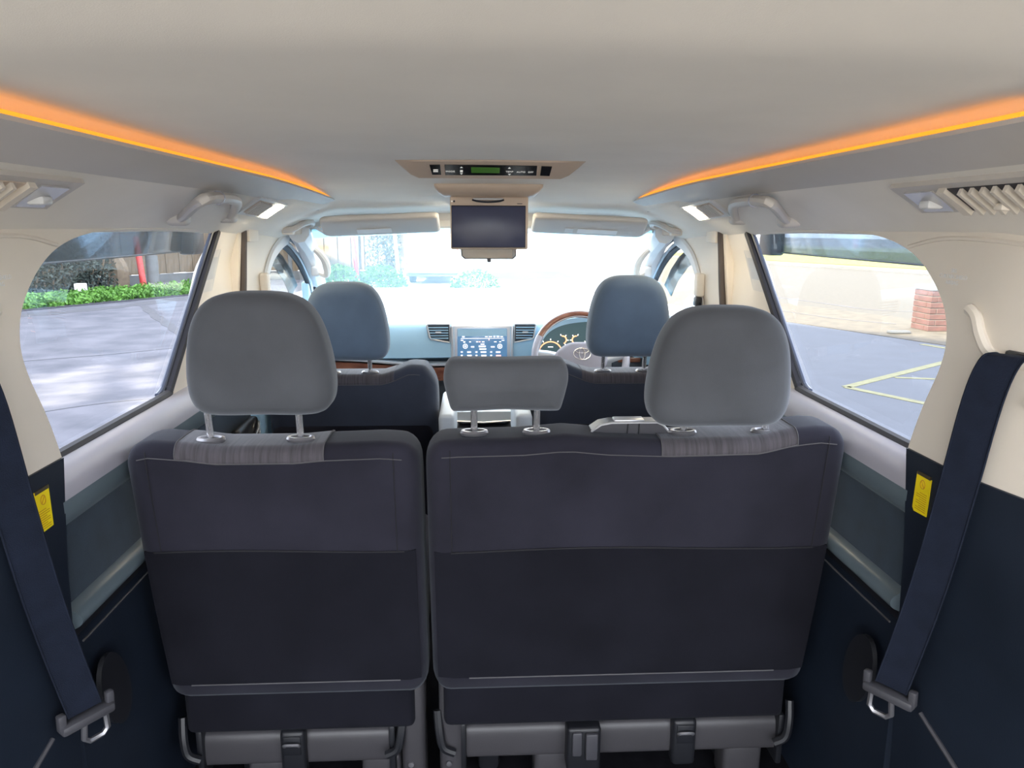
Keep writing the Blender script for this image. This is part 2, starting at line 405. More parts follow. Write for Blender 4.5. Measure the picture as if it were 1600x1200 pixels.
for s in (-1, 1):
    side = door_label[s]; mir = s < 0
    # --- beige upper trim: rear pillar, rail over the window and pillar in front of it
    out = [(-.25, 1.272), (1.112, 1.268)] + WINS + [(1.95, 1.607), (1.972, 1.600), (1.605, 1.262), (1.60, 1.20), (2.05, 1.20), (2.10, 1.40), (2.145, 1.55), (2.15, 1.63), (-.25, 1.63)]
    wl = sheet(out, lambda y, z: Vector((wall_x(y, z), y, z)), .028, rim=(.012, 0, 0)).build('wall_' + side, M['beige'], mirror=mir, thr=50)
    struct(wl, 'beige plastic side trim framing the %s rear side window' % side)
    # moulded seam line under the headliner on the rear pillar
    MB().tube(catmull([(wall_x(y, z) - .001, y, z) for y, z in ((1.215, 1.588), (1.12, 1.603), (1.0, 1.602), (.9, 1.592), (.75, 1.585), (.5, 1.585))], 6), .0035, 6).build('seam_ridge', M['beige'], wl, mirror=mir)
    # airbag lettering
    yy = 1.085 if s > 0 else 1.05
    for k, tx in enumerate(('SRS', 'CURTAIN SHIELD', 'AIRBAG')):
        z0 = 1.556 - .009 * k
        o = Vector((s * (wall_x(yy, z0) - .0012), yy - .012 * 0, z0))
        ax = Vector((wall_x(yy - .01, z0) * s - wall_x(yy + .01, z0) * s, -.02, 0)) * (1 if s > 0 else -1)
        text('airbag_lettering', tx, .0085, frame(o, ax, (0, 0, 1)), M['white'], wl)
    # --- dark lower quarter trim
    out = [(-.25, .40), (1.06, .40), (1.075, .90), (1.085, 1.10), (1.10, 1.20), (1.112, 1.270), (-.25, 1.274)]
    lt = sheet(out, lambda y, z: Vector((low_x(y, z), y, z)), .035, rim=(.06, 0, 0)).build('trim_%d' % (1 if s < 0 else 2), M['dark'], mirror=mir, thr=50)
    struct(lt, 'charcoal plastic lower quarter trim on the %s side' % side)
    # carpet-edge strip low on the quarter trim
    MB().tube([(low_x(.6, .74) - .002, .55, .70), (low_x(.9, .82) - .002, .86, .80), (low_x(1.0, .86) - .002, 1.0, .865)], .004, 6).build('piping', M['buckle'], lt, mirror=mir)

    # --- sliding door: sill, upper roll, cloth card, bead and lower panel
    d = tag(bpy.data.objects.new('door_%d' % (1 if s < 0 else 2), None), 'sliding door with slate trim and cloth card on the %s side' % side, kind='structure')
    COL.objects.link(d)
    yr = [1.095, 1.3, 1.6, 1.9, 2.10]
    def strip(prof, nm, mt, yr=yr, par=d):
        MB().loft([[Vector((x + .012 if x < .70 else x, y, z)) for x, z in prof] for y in yr], closed=True).build(nm, mt, par, mirror=mir, thr=30)
    def cur(pts, n=5): return [(p.x, p.y) for p in catmull([(a, b, 0) for a, b in pts], n)]
    strip(cur([(.714, 1.250), (.708, 1.259), (.690, 1.259), (.669, 1.245), (.656, 1.224), (.652, 1.203)]) + [(.70, 1.19), (.714, 1.19)], 'sill_trim', M['sill'])
    strip(cur([(.652, 1.203), (.652, 1.185), (.656, 1.170), (.664, 1.158)]) + [(.70, 1.155), (.70, 1.203)], 'upper_panel', M['teal'])
    strip([(.668, 1.156), (.672, 1.152), (.672, 1.025), (.74, 1.025), (.74, 1.156)], 'cloth_card', M['card'])
    strip(cur([(.672, 1.026), (.655, 1.019), (.646, 1.008), (.650, .996), (.665, .988)], 4) + [(.72, .988), (.72, 1.026)], 'bead_moulding', M['teal'])
    strip([(.662, .988), (.664, .972), (.74, .972), (.74, .988)], 'bead_shadow_gap', M['black'])
    MB().tube([(.661, y, .970) for y in yr], .0018, 6).build('chrome_line', M['seam'], d, mirror=mir)
    strip([(.668, .971), (.672, .40), (.74, .40), (.74, .971)], 'lower_panel', M['dark'])
    # inner door handle with bright edges, seen under the rear head restraints
    hd = MB().rbox((.640, 1.86, 1.02), (.668, 2.03, 1.10), .012, 3).build('handle_recess', M['black'], d, mirror=mir)
    for dz in (0, .022):
        MB().tube(catmull([(.634, 1.90, 1.045 + dz), (.630, 1.94, 1.038 + dz), (.630, 1.985, 1.052 + dz), (.634, 2.005, 1.066 + dz)], 5), .0035, 6).build('handle_lever', M['chrome'], hd, mirror=mir)
    # cup pocket low on the door
    MB().lathe([(.001, .0), (.045, .0), (.052, .004), (.052, .012), (.001, .012)], frame((.664, 1.16, .84), (0, 1, .35), (0, -.35, 1)) @ Matrix.Diagonal((.8, 1.5, -1, 1)), 24).build('pocket', M['black'], d, mirror=mir)

    # --- side window: glass, gasket, smoked rain guard outside
    gx = lambda z: lerp(.722, .700, (z - 1.2) / .44)
    n_ = 1 if s < 0 else 2
    g = MB()
    ring = lambda dx: [Vector((gx(z) + dx, y, z)) for y, z in ((1.0, 1.2), (1.75, 1.2), (2.08, 1.64), (1.0, 1.64))]
    g.loft([ring(0), ring(.004)])
    gl = struct(g.build('window_%d' % n_, M['privacy'], mirror=mir, smooth=False), '%s rear side window glass' % side)
    pth = [(1.10, 1.256), (1.35, 1.257), (1.58, 1.258), (1.605, 1.266), (1.63, 1.288), (1.79, 1.44), (1.965, 1.602)]
    MB().tube(catmull([(lerp(.703, .693, (z - 1.25) / .35), y, z) for y, z in pth], 6), .010, 8, flat=.9, side=(1, 0, 0)).build('window_gasket', M['rubber'], gl, mirror=mir)
    MB().tube(catmull([(lerp(.712, .700, (z - 1.25) / .35), y - .014, z + .005) for y, z in pth[2:]], 6), .0055, 8).build('window_channel', M['channel'], gl, mirror=mir)
    rg = tag(MB().loft([[Vector((x, y, z)) for x, z in ((.752, 1.66), (.770, 1.60), (.776, 1.553), (.778, 1.553), (.773, 1.60), (.755, 1.66))] for y in (.95, 1.3, 1.7, 1.985)]).build('rain_guard', M['smoke'], gl, mirror=mir, thr=20), 'smoked acrylic rain guard along the window top')
    MB().tube([(.777, .95, 1.553), (.777, 1.985, 1.553)], .0022, 6).build('guard_edge', M['black'], rg, mirror=mir)
    MB().rbox((.745, 1.935, 1.545), (.785, 2.02, 1.66), .008, 2).build('guard_end_block', M['black'], rg, mirror=mir)

    # --- door pillar between the openings
    bx = lambda y, z: lerp(.700, .688, (z - 1.2) / .4)
    ARCH = [(2.295, 1.20), (2.325, 1.37), (2.36, 1.455), (2.43, 1.515), (2.53, 1.552), (2.64, 1.575)]
    AR = [(p.x, p.y) for p in catmull([(a, b, 0) for a, b in ARCH], 5)]
    pl = sheet([(2.04, 1.20)] + AR + [(2.70, 1.615), (2.13, 1.625), (2.11, 1.50)], lambda y, z: Vector((bx(y, z), y, z)), .03, rim=(.06, 0, 0)).build('trim_%d' % (3 if s < 0 else 4), M['beige'], mirror=mir, thr=50)
    struct(pl, 'beige door pillar behind the %s front seat' % side)
    MB().tube([(bx(y, z) - .004, y, z) for y, z in AR], [lerp(.014, .022, i / (len(AR) - 1)) for i in range(len(AR))], 8, flat=.5, side=(1, 0, 0)).build('opening_edge', M['pale'], pl, mirror=mir)
    MB().tube(catmull([(.686, y, z) for y, z in ((2.165, 1.618), (2.158, 1.58), (2.145, 1.53), (2.125, 1.45), (2.10, 1.37), (2.06, 1.20))], 5), .0135, 8, flat=.7, side=(1, 0, 0)).build('door_seal', M['brown_seal'], pl, mirror=mir)
    MB().rbox((.672, 2.17, 1.572), (.694, 2.26, 1.612), .004, 2).build('cap', M['beige'], pl, mirror=mir)
    # lower pillar covers seen between the seats
    MB().rbox((.655, 2.12, .45), (.70, 2.24, 1.22), .015, 3).build('lower_cover', M['dash'], pl, mirror=mir)
    # --- front door: frame strips, glass, teal rain guard, card
    fd = tag(bpy.data.objects.new('door_%d' % (3 if s < 0 else 4), None), 'front door on the %s side with dark window frame' % side, kind='structure'); COL.objects.link(fd)
    FA = [(2.60, 1.580), (2.72, 1.560), (2.84, 1.522), (2.95, 1.468), (3.04, 1.40), (3.07, 1.30), (3.075, 1.18)]
    MB().tube(catmull([(.690, y + .03, z + .008) for y, z in FA], 5), .013, 8, flat=.8, side=(1, 0, 0)).build('outer_seal', M['dark'], fd, mirror=mir)
    MB().tube(catmull([(.700, y - .005, z - .008) for y, z in FA], 5), .009, 8).build('frame_strip', M['silver'], fd, mirror=mir)
    MB().tube(catmull([(.702, y - .03, z - .02) for y, z in FA], 5), .010, 8).build('glass_channel', M['rubber'], fd, mirror=mir)
    vis = [(y, z) for y, z in FA[:5]]
    tag(MB().loft([[Vector((.742, y - .04, z - .015)), Vector((.762, y - .075, z - .058)), Vector((.765, y - .075, z - .058)), Vector((.745, y - .04, z - .015))] for y, z in vis]).build('rain_guard', M['teal_acrylic'], fd, mirror=mir), 'teal acrylic rain guard')
    # quarter post at the front of the door glass
    MB().rbox((.695, 2.985, 1.18), (.725, 3.06, 1.40), .01, 2).build('quarter_post', M['dash'], fd, mirror=mir)
    fyr = [2.22, 2.6, 3.0, 3.42]
    strip(cur([(.742, 1.215), (.715, 1.226), (.692, 1.225), (.676, 1.212)]) + [(.70, 1.16), (.742, 1.16)], 'sill_trim', M['sill'], fyr, fd)
    strip([(.677, 1.212), (.655, 1.17), (.66, 1.0), (.67, .40), (.74, .40), (.74, 1.212)], 'door_card', M['teal'], fyr, fd)
    g = MB(); ring = lambda dx: [Vector((lerp(.735, .70, (z - 1.15) / .45) + dx, y, z)) for y, z in ((2.22, 1.15), (3.30, 1.15), (3.12, 1.38), (2.74, 1.59), (2.22, 1.60))]
    g.loft([ring(0), ring(.004)])
    struct(g.build('window_%d' % (4 if s < 0 else 5), M['glass'], mirror=mir, smooth=False), '%s front door window glass' % side)
    # --- windscreen pillar trim
    ap = [(.635, 2.60, 1.605), (.652, 2.75, 1.570), (.668, 2.90, 1.515), (.685, 3.05, 1.435), (.705, 3.22, 1.33), (.72, 3.40, 1.21)]
    pa = struct(MB().tube(catmull(ap, 5), .047, 10, flat=.8, side=(.6, -.8, 0)).build('trim_%d' % (5 if s < 0 else 6), M['pale'], mirror=mir), 'pale windscreen pillar trim on the %s side' % side)
    # --- grab handle on the windscreen pillar
    t = thing('pillar_grab_handle', (s * .64, 2.86, 1.44), 'pale curved grab handle on the %s windscreen pillar' % side, 'grab handle', 'windscreen pillar grab handles')
    gp = catmull([(.640, 2.80, 1.545), (.614, 2.80, 1.525), (.596, 2.83, 1.490), (.594, 2.86, 1.455), (.604, 2.88, 1.432), (.640, 2.90, 1.445)], 6)
    MB().tube(gp, [lerp(.010, .014, math.sin(PI * i / (len(gp) - 1))) for i in range(len(gp))], 8).build('bar', M['beige'], t, mirror=mir)
    for yy, zz in ((2.80, 1.545), (2.90, 1.445)):
        MB().rbox((.628, yy - .02, zz - .02), (.662, yy + .02, zz + .02), .010, 3).build('mount', M['pale'], t, mirror=mir)

# --- windscreen with a blue tint band at its top
def ws(x, v):
    e = (abs(x) / .72) ** 2
    w_ = lerp(.60, .74, v)
    xx = x / .72 * w_
    return Vector((xx, lerp(2.665, 3.62, v) - .10 * e * v - .02 * e, lerp(1.618, 1.19, v) - .022 * e * (1 - v)))
def ws_part(v0, v1, off):
    m = MB(); nxx, nv = 24, 8; r = []
    for k in (0, 1):
        r.append([ws(-.72 + 1.44 * i / nxx, lerp(v0, v1, j / nv)) + Vector((0, off + k * .004, off + k * .003)) for j in range(nv + 1) for i in range(nxx + 1)])
    n = nxx + 1
    f = [(j * n + i, j * n + i + 1, (j + 1) * n + i + 1, (j + 1) * n + i) for j in range(nv) for i in range(nxx)]
    m.add(r[0], f); m.add(r[1], f); return m
wsg = struct(ws_part(0, 1, 0).build('window_3', M['glass']), 'windscreen glass')
ws_part(.0, .075, .006).build('tint_band', M['tint'], wsg)
hd_ = []
for i in range(29):
    x = -.62 + 1.24 * i / 28; tz = ceil_z(x, 2.685); e = (abs(x) / .72) ** 2; bz_ = 1.614 - .022 * e
    hd_.append([Vector((x, 2.655, tz + .004)), Vector((x, 2.672, lerp(tz, bz_, .45))), Vector((x, 2.668, bz_ + .004)), Vector((x, 2.672, bz_ - .003)), Vector((x, 2.70, bz_)), Vector((x, 2.72, tz + .02))])
struct(MB().loft(hd_).build('trim_7', M['headliner']), 'headliner edge above the windscreen')

# ================================================================== SEATS
def back_profile(x, inset, wb, wt, T, y0, z0, k, rb=.028, rf=.05, crown=.006, pts=7):
    """closed side profile of a seat back at x: from the bottom of the rear face up over the top and down the front"""
    v0, v1, w0, w1 = inset, T - inset, wb + inset, wt - inset
    rb = max(.006, rb - inset * .3); rf = max(.006, rf - inset * .3); out = []
    n = 12
    for i in range(n + 1):                                     # rear face
        w = lerp(w0 + .02, w1 - rb, i / n)
        out.append((v0 - crown * math.sin(PI * i / n), w))
    for i in range(1, pts + 1):
        a = PI / 2 * i / pts; out.append((v0 + rb - rb * math.cos(a), w1 - rb + rb * math.sin(a)))
    for i in range(0, pts + 1):
        a = PI / 2 * i / pts; out.append((v1 - rf + rf * math.sin(a), w1 - rf + rf * math.cos(a)))
    for i in range(1, 5): out.append((v1, lerp(w1 - rf, w0 + .02, i / 4)))
    out += [(v1 - .02, w0), (v0 + .02, w0)]
    return [Vector((x, y0 + v + (z0 - w) * k, w)) for v, w in out]
def seat_back(xl, xr, topf, wb, T, y0, z0, k, R=.035, n=22, **kw):
    rings = []
    st = []
    for i in range(7):
        a = PI / 2 * i / 6; st.append((xl + R * (1 - math.cos(a)), R * (1 - math.sin(a))))
    for i in range(1, n): st.append((lerp(xl + R, xr - R, i / n), 0))
    for i in range(7):
        a = PI / 2 * (6 - i) / 6; st.append((xr - R * (1 - math.cos(a)), R * (1 - math.sin(a))))
    for x, ins in st: rings.append(back_profile(x, ins, wb, topf(x), T, y0, z0, k, **kw))
    return MB().loft(rings)
def seat_patch(xa, xb, topf, wb, T, y0, z0, k, i0, i1, off, n=14, **kw):
    """thin panel laid on the seat back between profile points i0..i1"""
    g = [[back_profile(lerp(xa, xb, j / n), -off, wb, topf(lerp(xa, xb, j / n)), T, y0, z0, k, **kw)[i] for i in range(i0, i1 + 1)] for j in range(n + 1)]
    g2 = [[p + Vector((0, off * 3, -off * 3)) for p in r] for r in g]
    return MB().loft([a + b[::-1] for a, b in zip(g, g2)])
HR_OUT = [(.0, .0), (.45, -.005), (.74, .005), (.89, .045), (.975, .13), (1.0, .25), (.985, .40), (.94, .57), (.865, .73), (.75, .86), (.59, .945), (.36, .99), (0, 1.0)]
HR_MID = [(.0, .03), (.45, .01), (.78, .0), (.88, .03), (.93, .2), (.97, .4), (1.0, .6), (.985, .8), (.93, .94), (.82, 1.0), (.4, 1.0), (0, .99)]
def hr_outline(tab, hw, h):
    r = [(u * hw, v * h) for u, v in tab]
    full = r + [(-u, v) for u, v in r[1:-1][::-1]]
    return [(p.x, p.y) for p in catmull([(a, b, 0) for a, b in full], 4, True)]
def headrest(parent, cx, zb, zt, hw, y, T, posts, ztop, lean, tab=HR_OUT, mt='rest', r=.036, py=None, post_r=.0062, seam=True):
    h = zt - zb
    fn = lambda u, v, w_: Vector((cx + u, y + w_ - (v - h * .3) * lean, zb + v))
    o = MB().pillow(hr_outline(tab, hw, h), T, r, fn, .006).build('headrest', M[mt], parent, thr=60)
    if seam:
        ol = hr_outline(tab, hw - .006, h - .012)
        MB().tube([fn(u, v + .006, -T / 2 + r * .55) for u, v in ol], .0012, 5, closed=True).build('seam', M['rest'], o)
    py = y + .02 if py is None else py
    for px_ in posts:
        MB().tube([(px_, py + .02, ztop - .05), (px_, py, ztop + .004), (px_, py - .012, zb + h * .25)], post_r, 10).build('post', M['chrome'], o)
        c = [(px_ + .021 * math.cos(a), py + .012 * math.sin(a), ztop + .001) for a in [2 * PI * i / 20 for i in range(20)]]
        MB().tube(c, .005, 6, closed=True).build('post_guide', M['tongue'], o)
        MB().loft([[Vector((px_ + k * .021 * math.cos(a), py + k * .012 * math.sin(a), ztop + dz)) for a in [2 * PI * i / 20 for i in range(20)]] for k, dz in ((1, -.01), (1, .002), (.4, .004))]).build('guide_cap', M['dark'], o)
    return o

# ---------------- rear bench, the narrow left section and the wide right one
KB = .165; Y0 = 1.245; Z0 = 1.24
tl = lambda x: interp([(-.645, 1.243), (-.60, 1.252), (-.54, 1.246), (-.49, 1.238), (-.35, 1.238), (-.30, 1.243), (-.20, 1.246), (-.13, 1.240)], x)
tr = lambda x: interp([(-.125, 1.243), (-.08, 1.247), (.05, 1.249), (.13, 1.256), (.20, 1.248), (.32, 1.243), (.48, 1.246), (.54, 1.262), (.60, 1.268), (.64, 1.258)], x)
def bench(xl, xr, topf, zseam, inserts, label, R):
    t = thing('rear_bench', ((xl + xr) / 2, 1.55, .40), label, 'car seat', 'rear bench seats')
    a = (topf, .685, .14, Y0, Z0, KB)
    b = seat_back(xl, xr, *a, R=R, n=26).build('backrest', M['seat'], t, thr=60)
    # felt lower cover, toned down for shade, proud of the velour, with edge seam
    wpr = lambda x: lerp(.685 + .02, zseam + .004 * math.sin(x * 9), 1)
    rows = []
    for j in range(25):
        x = lerp(xl + .012, xr - .012, j / 24); r_ = []
        e = min(1, min(x - xl, xr - x) / .03); ins = R * .9 * (1 - math.sqrt(max(0, 1 - (1 - e) ** 2)))
        for q in range(9):
            w_ = lerp(.73, wpr(x), q / 8); f_ = (w_ - .705) / (topf(x) - .028 - .705)
            r_.append(Vector((x, Y0 - .006 * math.sin(PI * f_) + ins - .0025 + (Z0 - w_) * KB, w_)))
        rows.append(r_)
    MB().loft([r_ + [p + Vector((0, .006, 0)) for p in r_[::-1]] for r_ in rows]).build('lower_cover', M['carpet_back'], b, thr=60)
    MB().tube([rows[j][-1] + Vector((0, -.0004, 0)) for j in range(1, 24)], .0016, 5).build('cover_seam', M['seam_dark'], b)
    MB().tube([rows[j][0] + Vector((0, -.0004, 0)) for j in range(2, 23)], .0016, 5).build('hem_seam', M['seam'], b)
    for xa, xb in inserts:
        seat_patch(xa, xb, *a, 12, 25, .0016).build('ribbed_insert', M['insert'], b, thr=60)
        ed = [back_profile(lerp(xa, xb, j / 14), -.0022, .685, topf(lerp(xa, xb, j / 14)), .14, Y0, Z0, KB)[12] for j in range(15)]
        MB().tube(ed, .0011, 5).build('insert_stitching', M['seam'], b)
        for xx in (xa, xb):
            MB().tube(back_profile(xx, -.0022, .685, topf(xx), .14, Y0, Z0, KB)[12:25], .0011, 5).build('insert_stitching', M['seam'], b)
    # long stitched line just below the top edge
    MB().tube([back_profile(lerp(xl + .03, xr - .03, j / 24), -.0008, .685, topf(lerp(xl + .03, xr - .03, j / 24)), .14, Y0, Z0, KB)[12] for j in range(25)], .0010, 5).build('top_stitching', M['seam'], b)
    for x in (xl + .045, xr - .045):
        MB().tube(back_profile(x, -.0008, .685, topf(x), .14, Y0, Z0, KB)[6:15], .0009, 5).build('side_stitching', M['seam_dark'], b)
    # skirt under the back, seat cushion, legs
    MB().rbox((xl + .02, 1.355, .595), (xr - .03, 1.40, .735), .014, 3).build('skirt', M['carpet_back'], t)
    MB().rbox((xl + .01, 1.42, .68), (xr - .01, 1.93, .86), .05, 4).build('cushion', M['seat'], t)
    for x in (xl + .09, xr - .13):
        MB().rbox((x, 1.46, .40), (x + .05, 1.86, .69), .012, 2).build('leg', M['black'], t)
    return t, b
bl, blb = bench(-.650, -.134, tl, 1.035, [(-.555, -.300)], 'narrow left section of the dark velour rear bench with one grey headrest', .036)
p1, p2 = at(331, 703, Y=1.29), at(471, 703, Y=1.29)
headrest(bl, -.398, 1.300, 1.512, .122, 1.265, .105, (p1.x, p2.x), 1.244, .12, py=1.29)
brr, brb = bench(-.124, .648, tr, 1.028, [(.30, .545)], 'wide right section of the dark velour rear bench with two headrests', .036)
q = [at(px, 690, Y=1.29).x for px in (741, 838, 1066, 1193)]
headrest(brr, .020, 1.303, 1.397, .108, 1.262, .085, q[:2], 1.252, .10, tab=HR_MID, py=1.29, r=.030)
headrest(brr, .397, 1.272, 1.487, .125, 1.265, .105, q[2:], 1.249, .12, py=1.29)
# folded armrest block whose moulded lid stands up out of the wide section
al = MB()
lid = [(.178, 1.225), (.180, 1.246), (.196, 1.258), (.215, 1.262), (.300, 1.262), (.312, 1.256), (.330, 1.235), (.334, 1.225)]
al.prism(lid, lambda u, v, w_: Vector((u, w_ + (v - 1.225) * -.2, v + .006)), 1.300, 1.338)
a_ = al.build('armrest_lid', M['buckle'], brr, thr=30)
MB().tube([(u, 1.2985 - (v - 1.225) * .2, v + .006) for u, v in lid], .0022, 6).build('lid_edge', M['silver'], a_)
MB().tube([(.182, 1.297, 1.228), (.331, 1.297, 1.228)], .0026, 6).build('lid_edge', M['silver'], a_)
for x in (.245, .266): MB().prism([(0, 0), (.0016, 0), (.0016, 1), (0, 1)], lambda u, v, w_: Vector((x + u, w_ - .2 * v * .037, 1.230 + v * .037)), 1.2975, 1.302).build('lid_groove', M['black'], a_)
MB().rbox((.222, 1.298, 1.266), (.278, 1.325, 1.2715), .002, 2).build('lid_latch', M['silver'], a_)

# mechanism covers under the bench, brackets and anchors
def mech(par, x0, x1, anchors, buckles):
    z1, z0 = .575, .495
    prof = cur([(1.45, z1 - .02), (1.425, z1), (1.40, z1 - .004), (1.388, z1 - .022), (1.386, z0 + .01), (1.392, z0)], 5) + [(1.47, z0), (1.47, z1 - .02)]
    cv = MB().loft([[Vector((x, y, z)) for y, z in prof] for x in [lerp(x0, x1, i / 6) for i in range(7)]]).build('mechanism_cover', M['cover'], par, thr=30)
    for x in (x0 - .012, x1):
        MB().rbox((x, 1.375, z0 - .03), (x + .014, 1.47, z1 + .012), .005, 2).build('end_bracket', M['black'], par)
    for x in anchors:
        b = MB().rbox((x, 1.366, z0 - .02), (x + .052, 1.40, z1 + .012), .010, 3).build('tether_anchor', M['black'], cv)
        MB().tube(catmull([(x + .011, 1.364, z1 - .020), (x + .013, 1.357, z1 - .012), (x + .039, 1.357, z1 - .012), (x + .041, 1.364, z1 - .020)], 4), .0035, 8).build('anchor_bar', M['tongue'], b)
        MB().rbox((x + .008, 1.3635, z1 - .042), (x + .044, 1.368, z1 + .002), .003, 2).build('anchor_pocket', M['black'], b)
    for x in buckles:
        b = MB().rbox((x, 1.35, z0 - .015), (x + .072, 1.40, z1 + .012), .008, 3).build('buckle_stalk', M['black'], cv)
        MB().rbox((x + .010, 1.343, z0 + .030), (x + .031, 1.353, z1 + .006), .004, 2).build('buckle_face', M['buckle'], b)
        MB().rbox((x + .038, 1.340, z0 + .022), (x + .064, 1.353, z1 + .004), .004, 2).build('buckle_face', M['buckle'], b)
    # legs of the frame
    for x in (lerp(x0, x1, .22), lerp(x0, x1, .84)):
        MB().rbox((x, 1.39, .40), (x + .085, 1.46, z0 + .01), .012, 3).build('frame_leg', M['cover'], par)
    return cv
mech(bl, -.610, -.222, [-.447], [])
mech(brr, -.060, .618, [.385], [.155])
for par, x, f in ((bl, -.645, 1), (bl, -.190, -1), (brr, -.118, 1), (brr, .640, -1)):
    MB().tube(catmull([(x, 1.38, .62), (x + .004 * f, 1.365, .58), (x + .012 * f, 1.36, .545), (x + .035 * f, 1.362, .53)], 5), .009, 8).build('release_hook', M['black'], par)
for par, x in ((bl, -.195), (brr, -.115)):
    MB().rbox((x, 1.37, .40), (x + .05, 1.47, .70), .016, 3).build('hinge_cover', M['cover'], par)
    MB().lathe([(.001, 0), (.006, 0), (.006, .004), (.001, .005)], frame((x + .02, 1.369, .50), (1, 0, 0), (0, 0, 1)), 12).build('screw', M['tongue'], par)

# ---------------- front seats
def front_seat(cx, zh0, zh1, hcx, posts, label, inner):
    t = thing('front_captain_chair', (cx, 2.35, .40), label, 'car seat', 'front seats')
    xl, xr = cx - .25, cx + .25
    tf = lambda x: interp([(-.25, 1.195), (-.215, 1.222), (-.17, 1.225), (-.12, 1.203), (-.09, 1.194), (.09, 1.194), (.12, 1.203), (.17, 1.225), (.215, 1.222), (.25, 1.195)], x - cx)
    a = (tf, .60, .15, 2.10, 1.22, .14)
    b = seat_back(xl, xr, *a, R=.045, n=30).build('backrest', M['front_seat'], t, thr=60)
    seat_patch(cx - .125, cx + .125, *a, 12, 25, .0016).build('ribbed_insert', M['insert'], b, thr=60)
    MB().tube([back_profile(lerp(cx - .2, cx + .2, j / 24), -.0008, .60, tf(lerp(cx - .2, cx + .2, j / 24)), .15, 2.10, 1.22, .14)[12] for j in range(25)], .0014, 5).build('stitching', M['seam'], b)
    # seat back pocket panel with rounded outer wings
    MB().rbox((cx - .235, 2.098, .62), (cx + .235, 2.15, 1.04), .03, 4, Matrix.Translation((0, .0, 0))).build('back_pocket', M['carpet_back'], b)
    MB().tube([(cx - .06 * inner, 2.094, .985), (cx + .0, 2.093, .982)], .0016, 5).build('pocket_tag', M['seam'], b)
    headrest(t, hcx, zh0, zh1, .119, 2.10, .11, posts, 1.196, .10, py=2.14, r=.040, mt='front_rest_hazed')
    MB().rbox((cx - .25, 2.25, .62), (cx + .25, 2.78, .80), .05, 4).build('cushion', M['seat'], t)
    MB().rbox((cx - .22, 2.28, .40), (cx + .22, 2.72, .63), .02, 2).build('base', M['black'], t)
    return t
fl = front_seat(-.395, 1.243, 1.466, -.397, (-.342, -.452), 'dark front passenger seat behind the glove box side', 1)
fr_ = front_seat(.405, 1.250, 1.484, .408, (.346, .470), 'dark driver seat behind the steering wheel', -1)
for t, x0, x1 in ((fl, -.140, -.094), (fr_, .082, .130)):
    MB().rbox((x0, 2.04, .965), (x1, 2.36, 1.092), .014, 4).build('armrest', M['arm'], t)

# ================================================================== DASHBOARD, WHEEL, CONSOLE
db = thing('dashboard', (0, 3.0, .60), 'haze-tinted dashboard with wood band, air vents and silver framed screen', 'dashboard')
dp = cur([(3.62, 1.185), (3.30, 1.228), (3.05, 1.248), (2.93, 1.250), (2.900, 1.243), (2.885, 1.22), (2.878, 1.17), (2.880, 1.11)], 5) + [(2.95, 1.09), (3.62, 1.09)]
def bow(x): return -.05 * (abs(x) / .7) ** 2.2
def dloft(prof, x0, x1, n=24, b=bow): return MB().loft([[Vector((x, y + b(x), z)) for y, z in prof] for x in [lerp(x0, x1, i / n) for i in range(n + 1)]])
dloft(dp, -.70, .70).build('upper_pad', M['dash'], db, thr=40)
wave = lambda x: -.030 * sstep(-.62, -.20, x) if x < 0 else -.030
m = MB()
def bandloft(z0, z1, ya, yb, x0, x1, n=24):
    return MB().loft([[Vector((x, yy + bow(x), z + wave(x))) for yy, z in ((yb, z1), (ya, z1 - .004), (ya, z0 + .004), (yb, z0))] for x in [lerp(x0, x1, i / n) for i in range(n + 1)]])
bandloft(1.106, 1.120, 2.858, 2.93, -.68, -.125).build('silver_band', M['silver'], db, thr=30)
bandloft(1.045, 1.106, 2.866, 2.93, -.68, -.125).build('wood_band', M['wood'], db, thr=30)
bandloft(1.045, 1.106, 2.866, 2.93, .115, .20).build('wood_band', M['wood'], db, thr=30)
MB().rbox((-.69, 2.90, .62), (.69, 3.30, 1.10), .03, 3).build('lower_panel', M['dash_dark'], db)
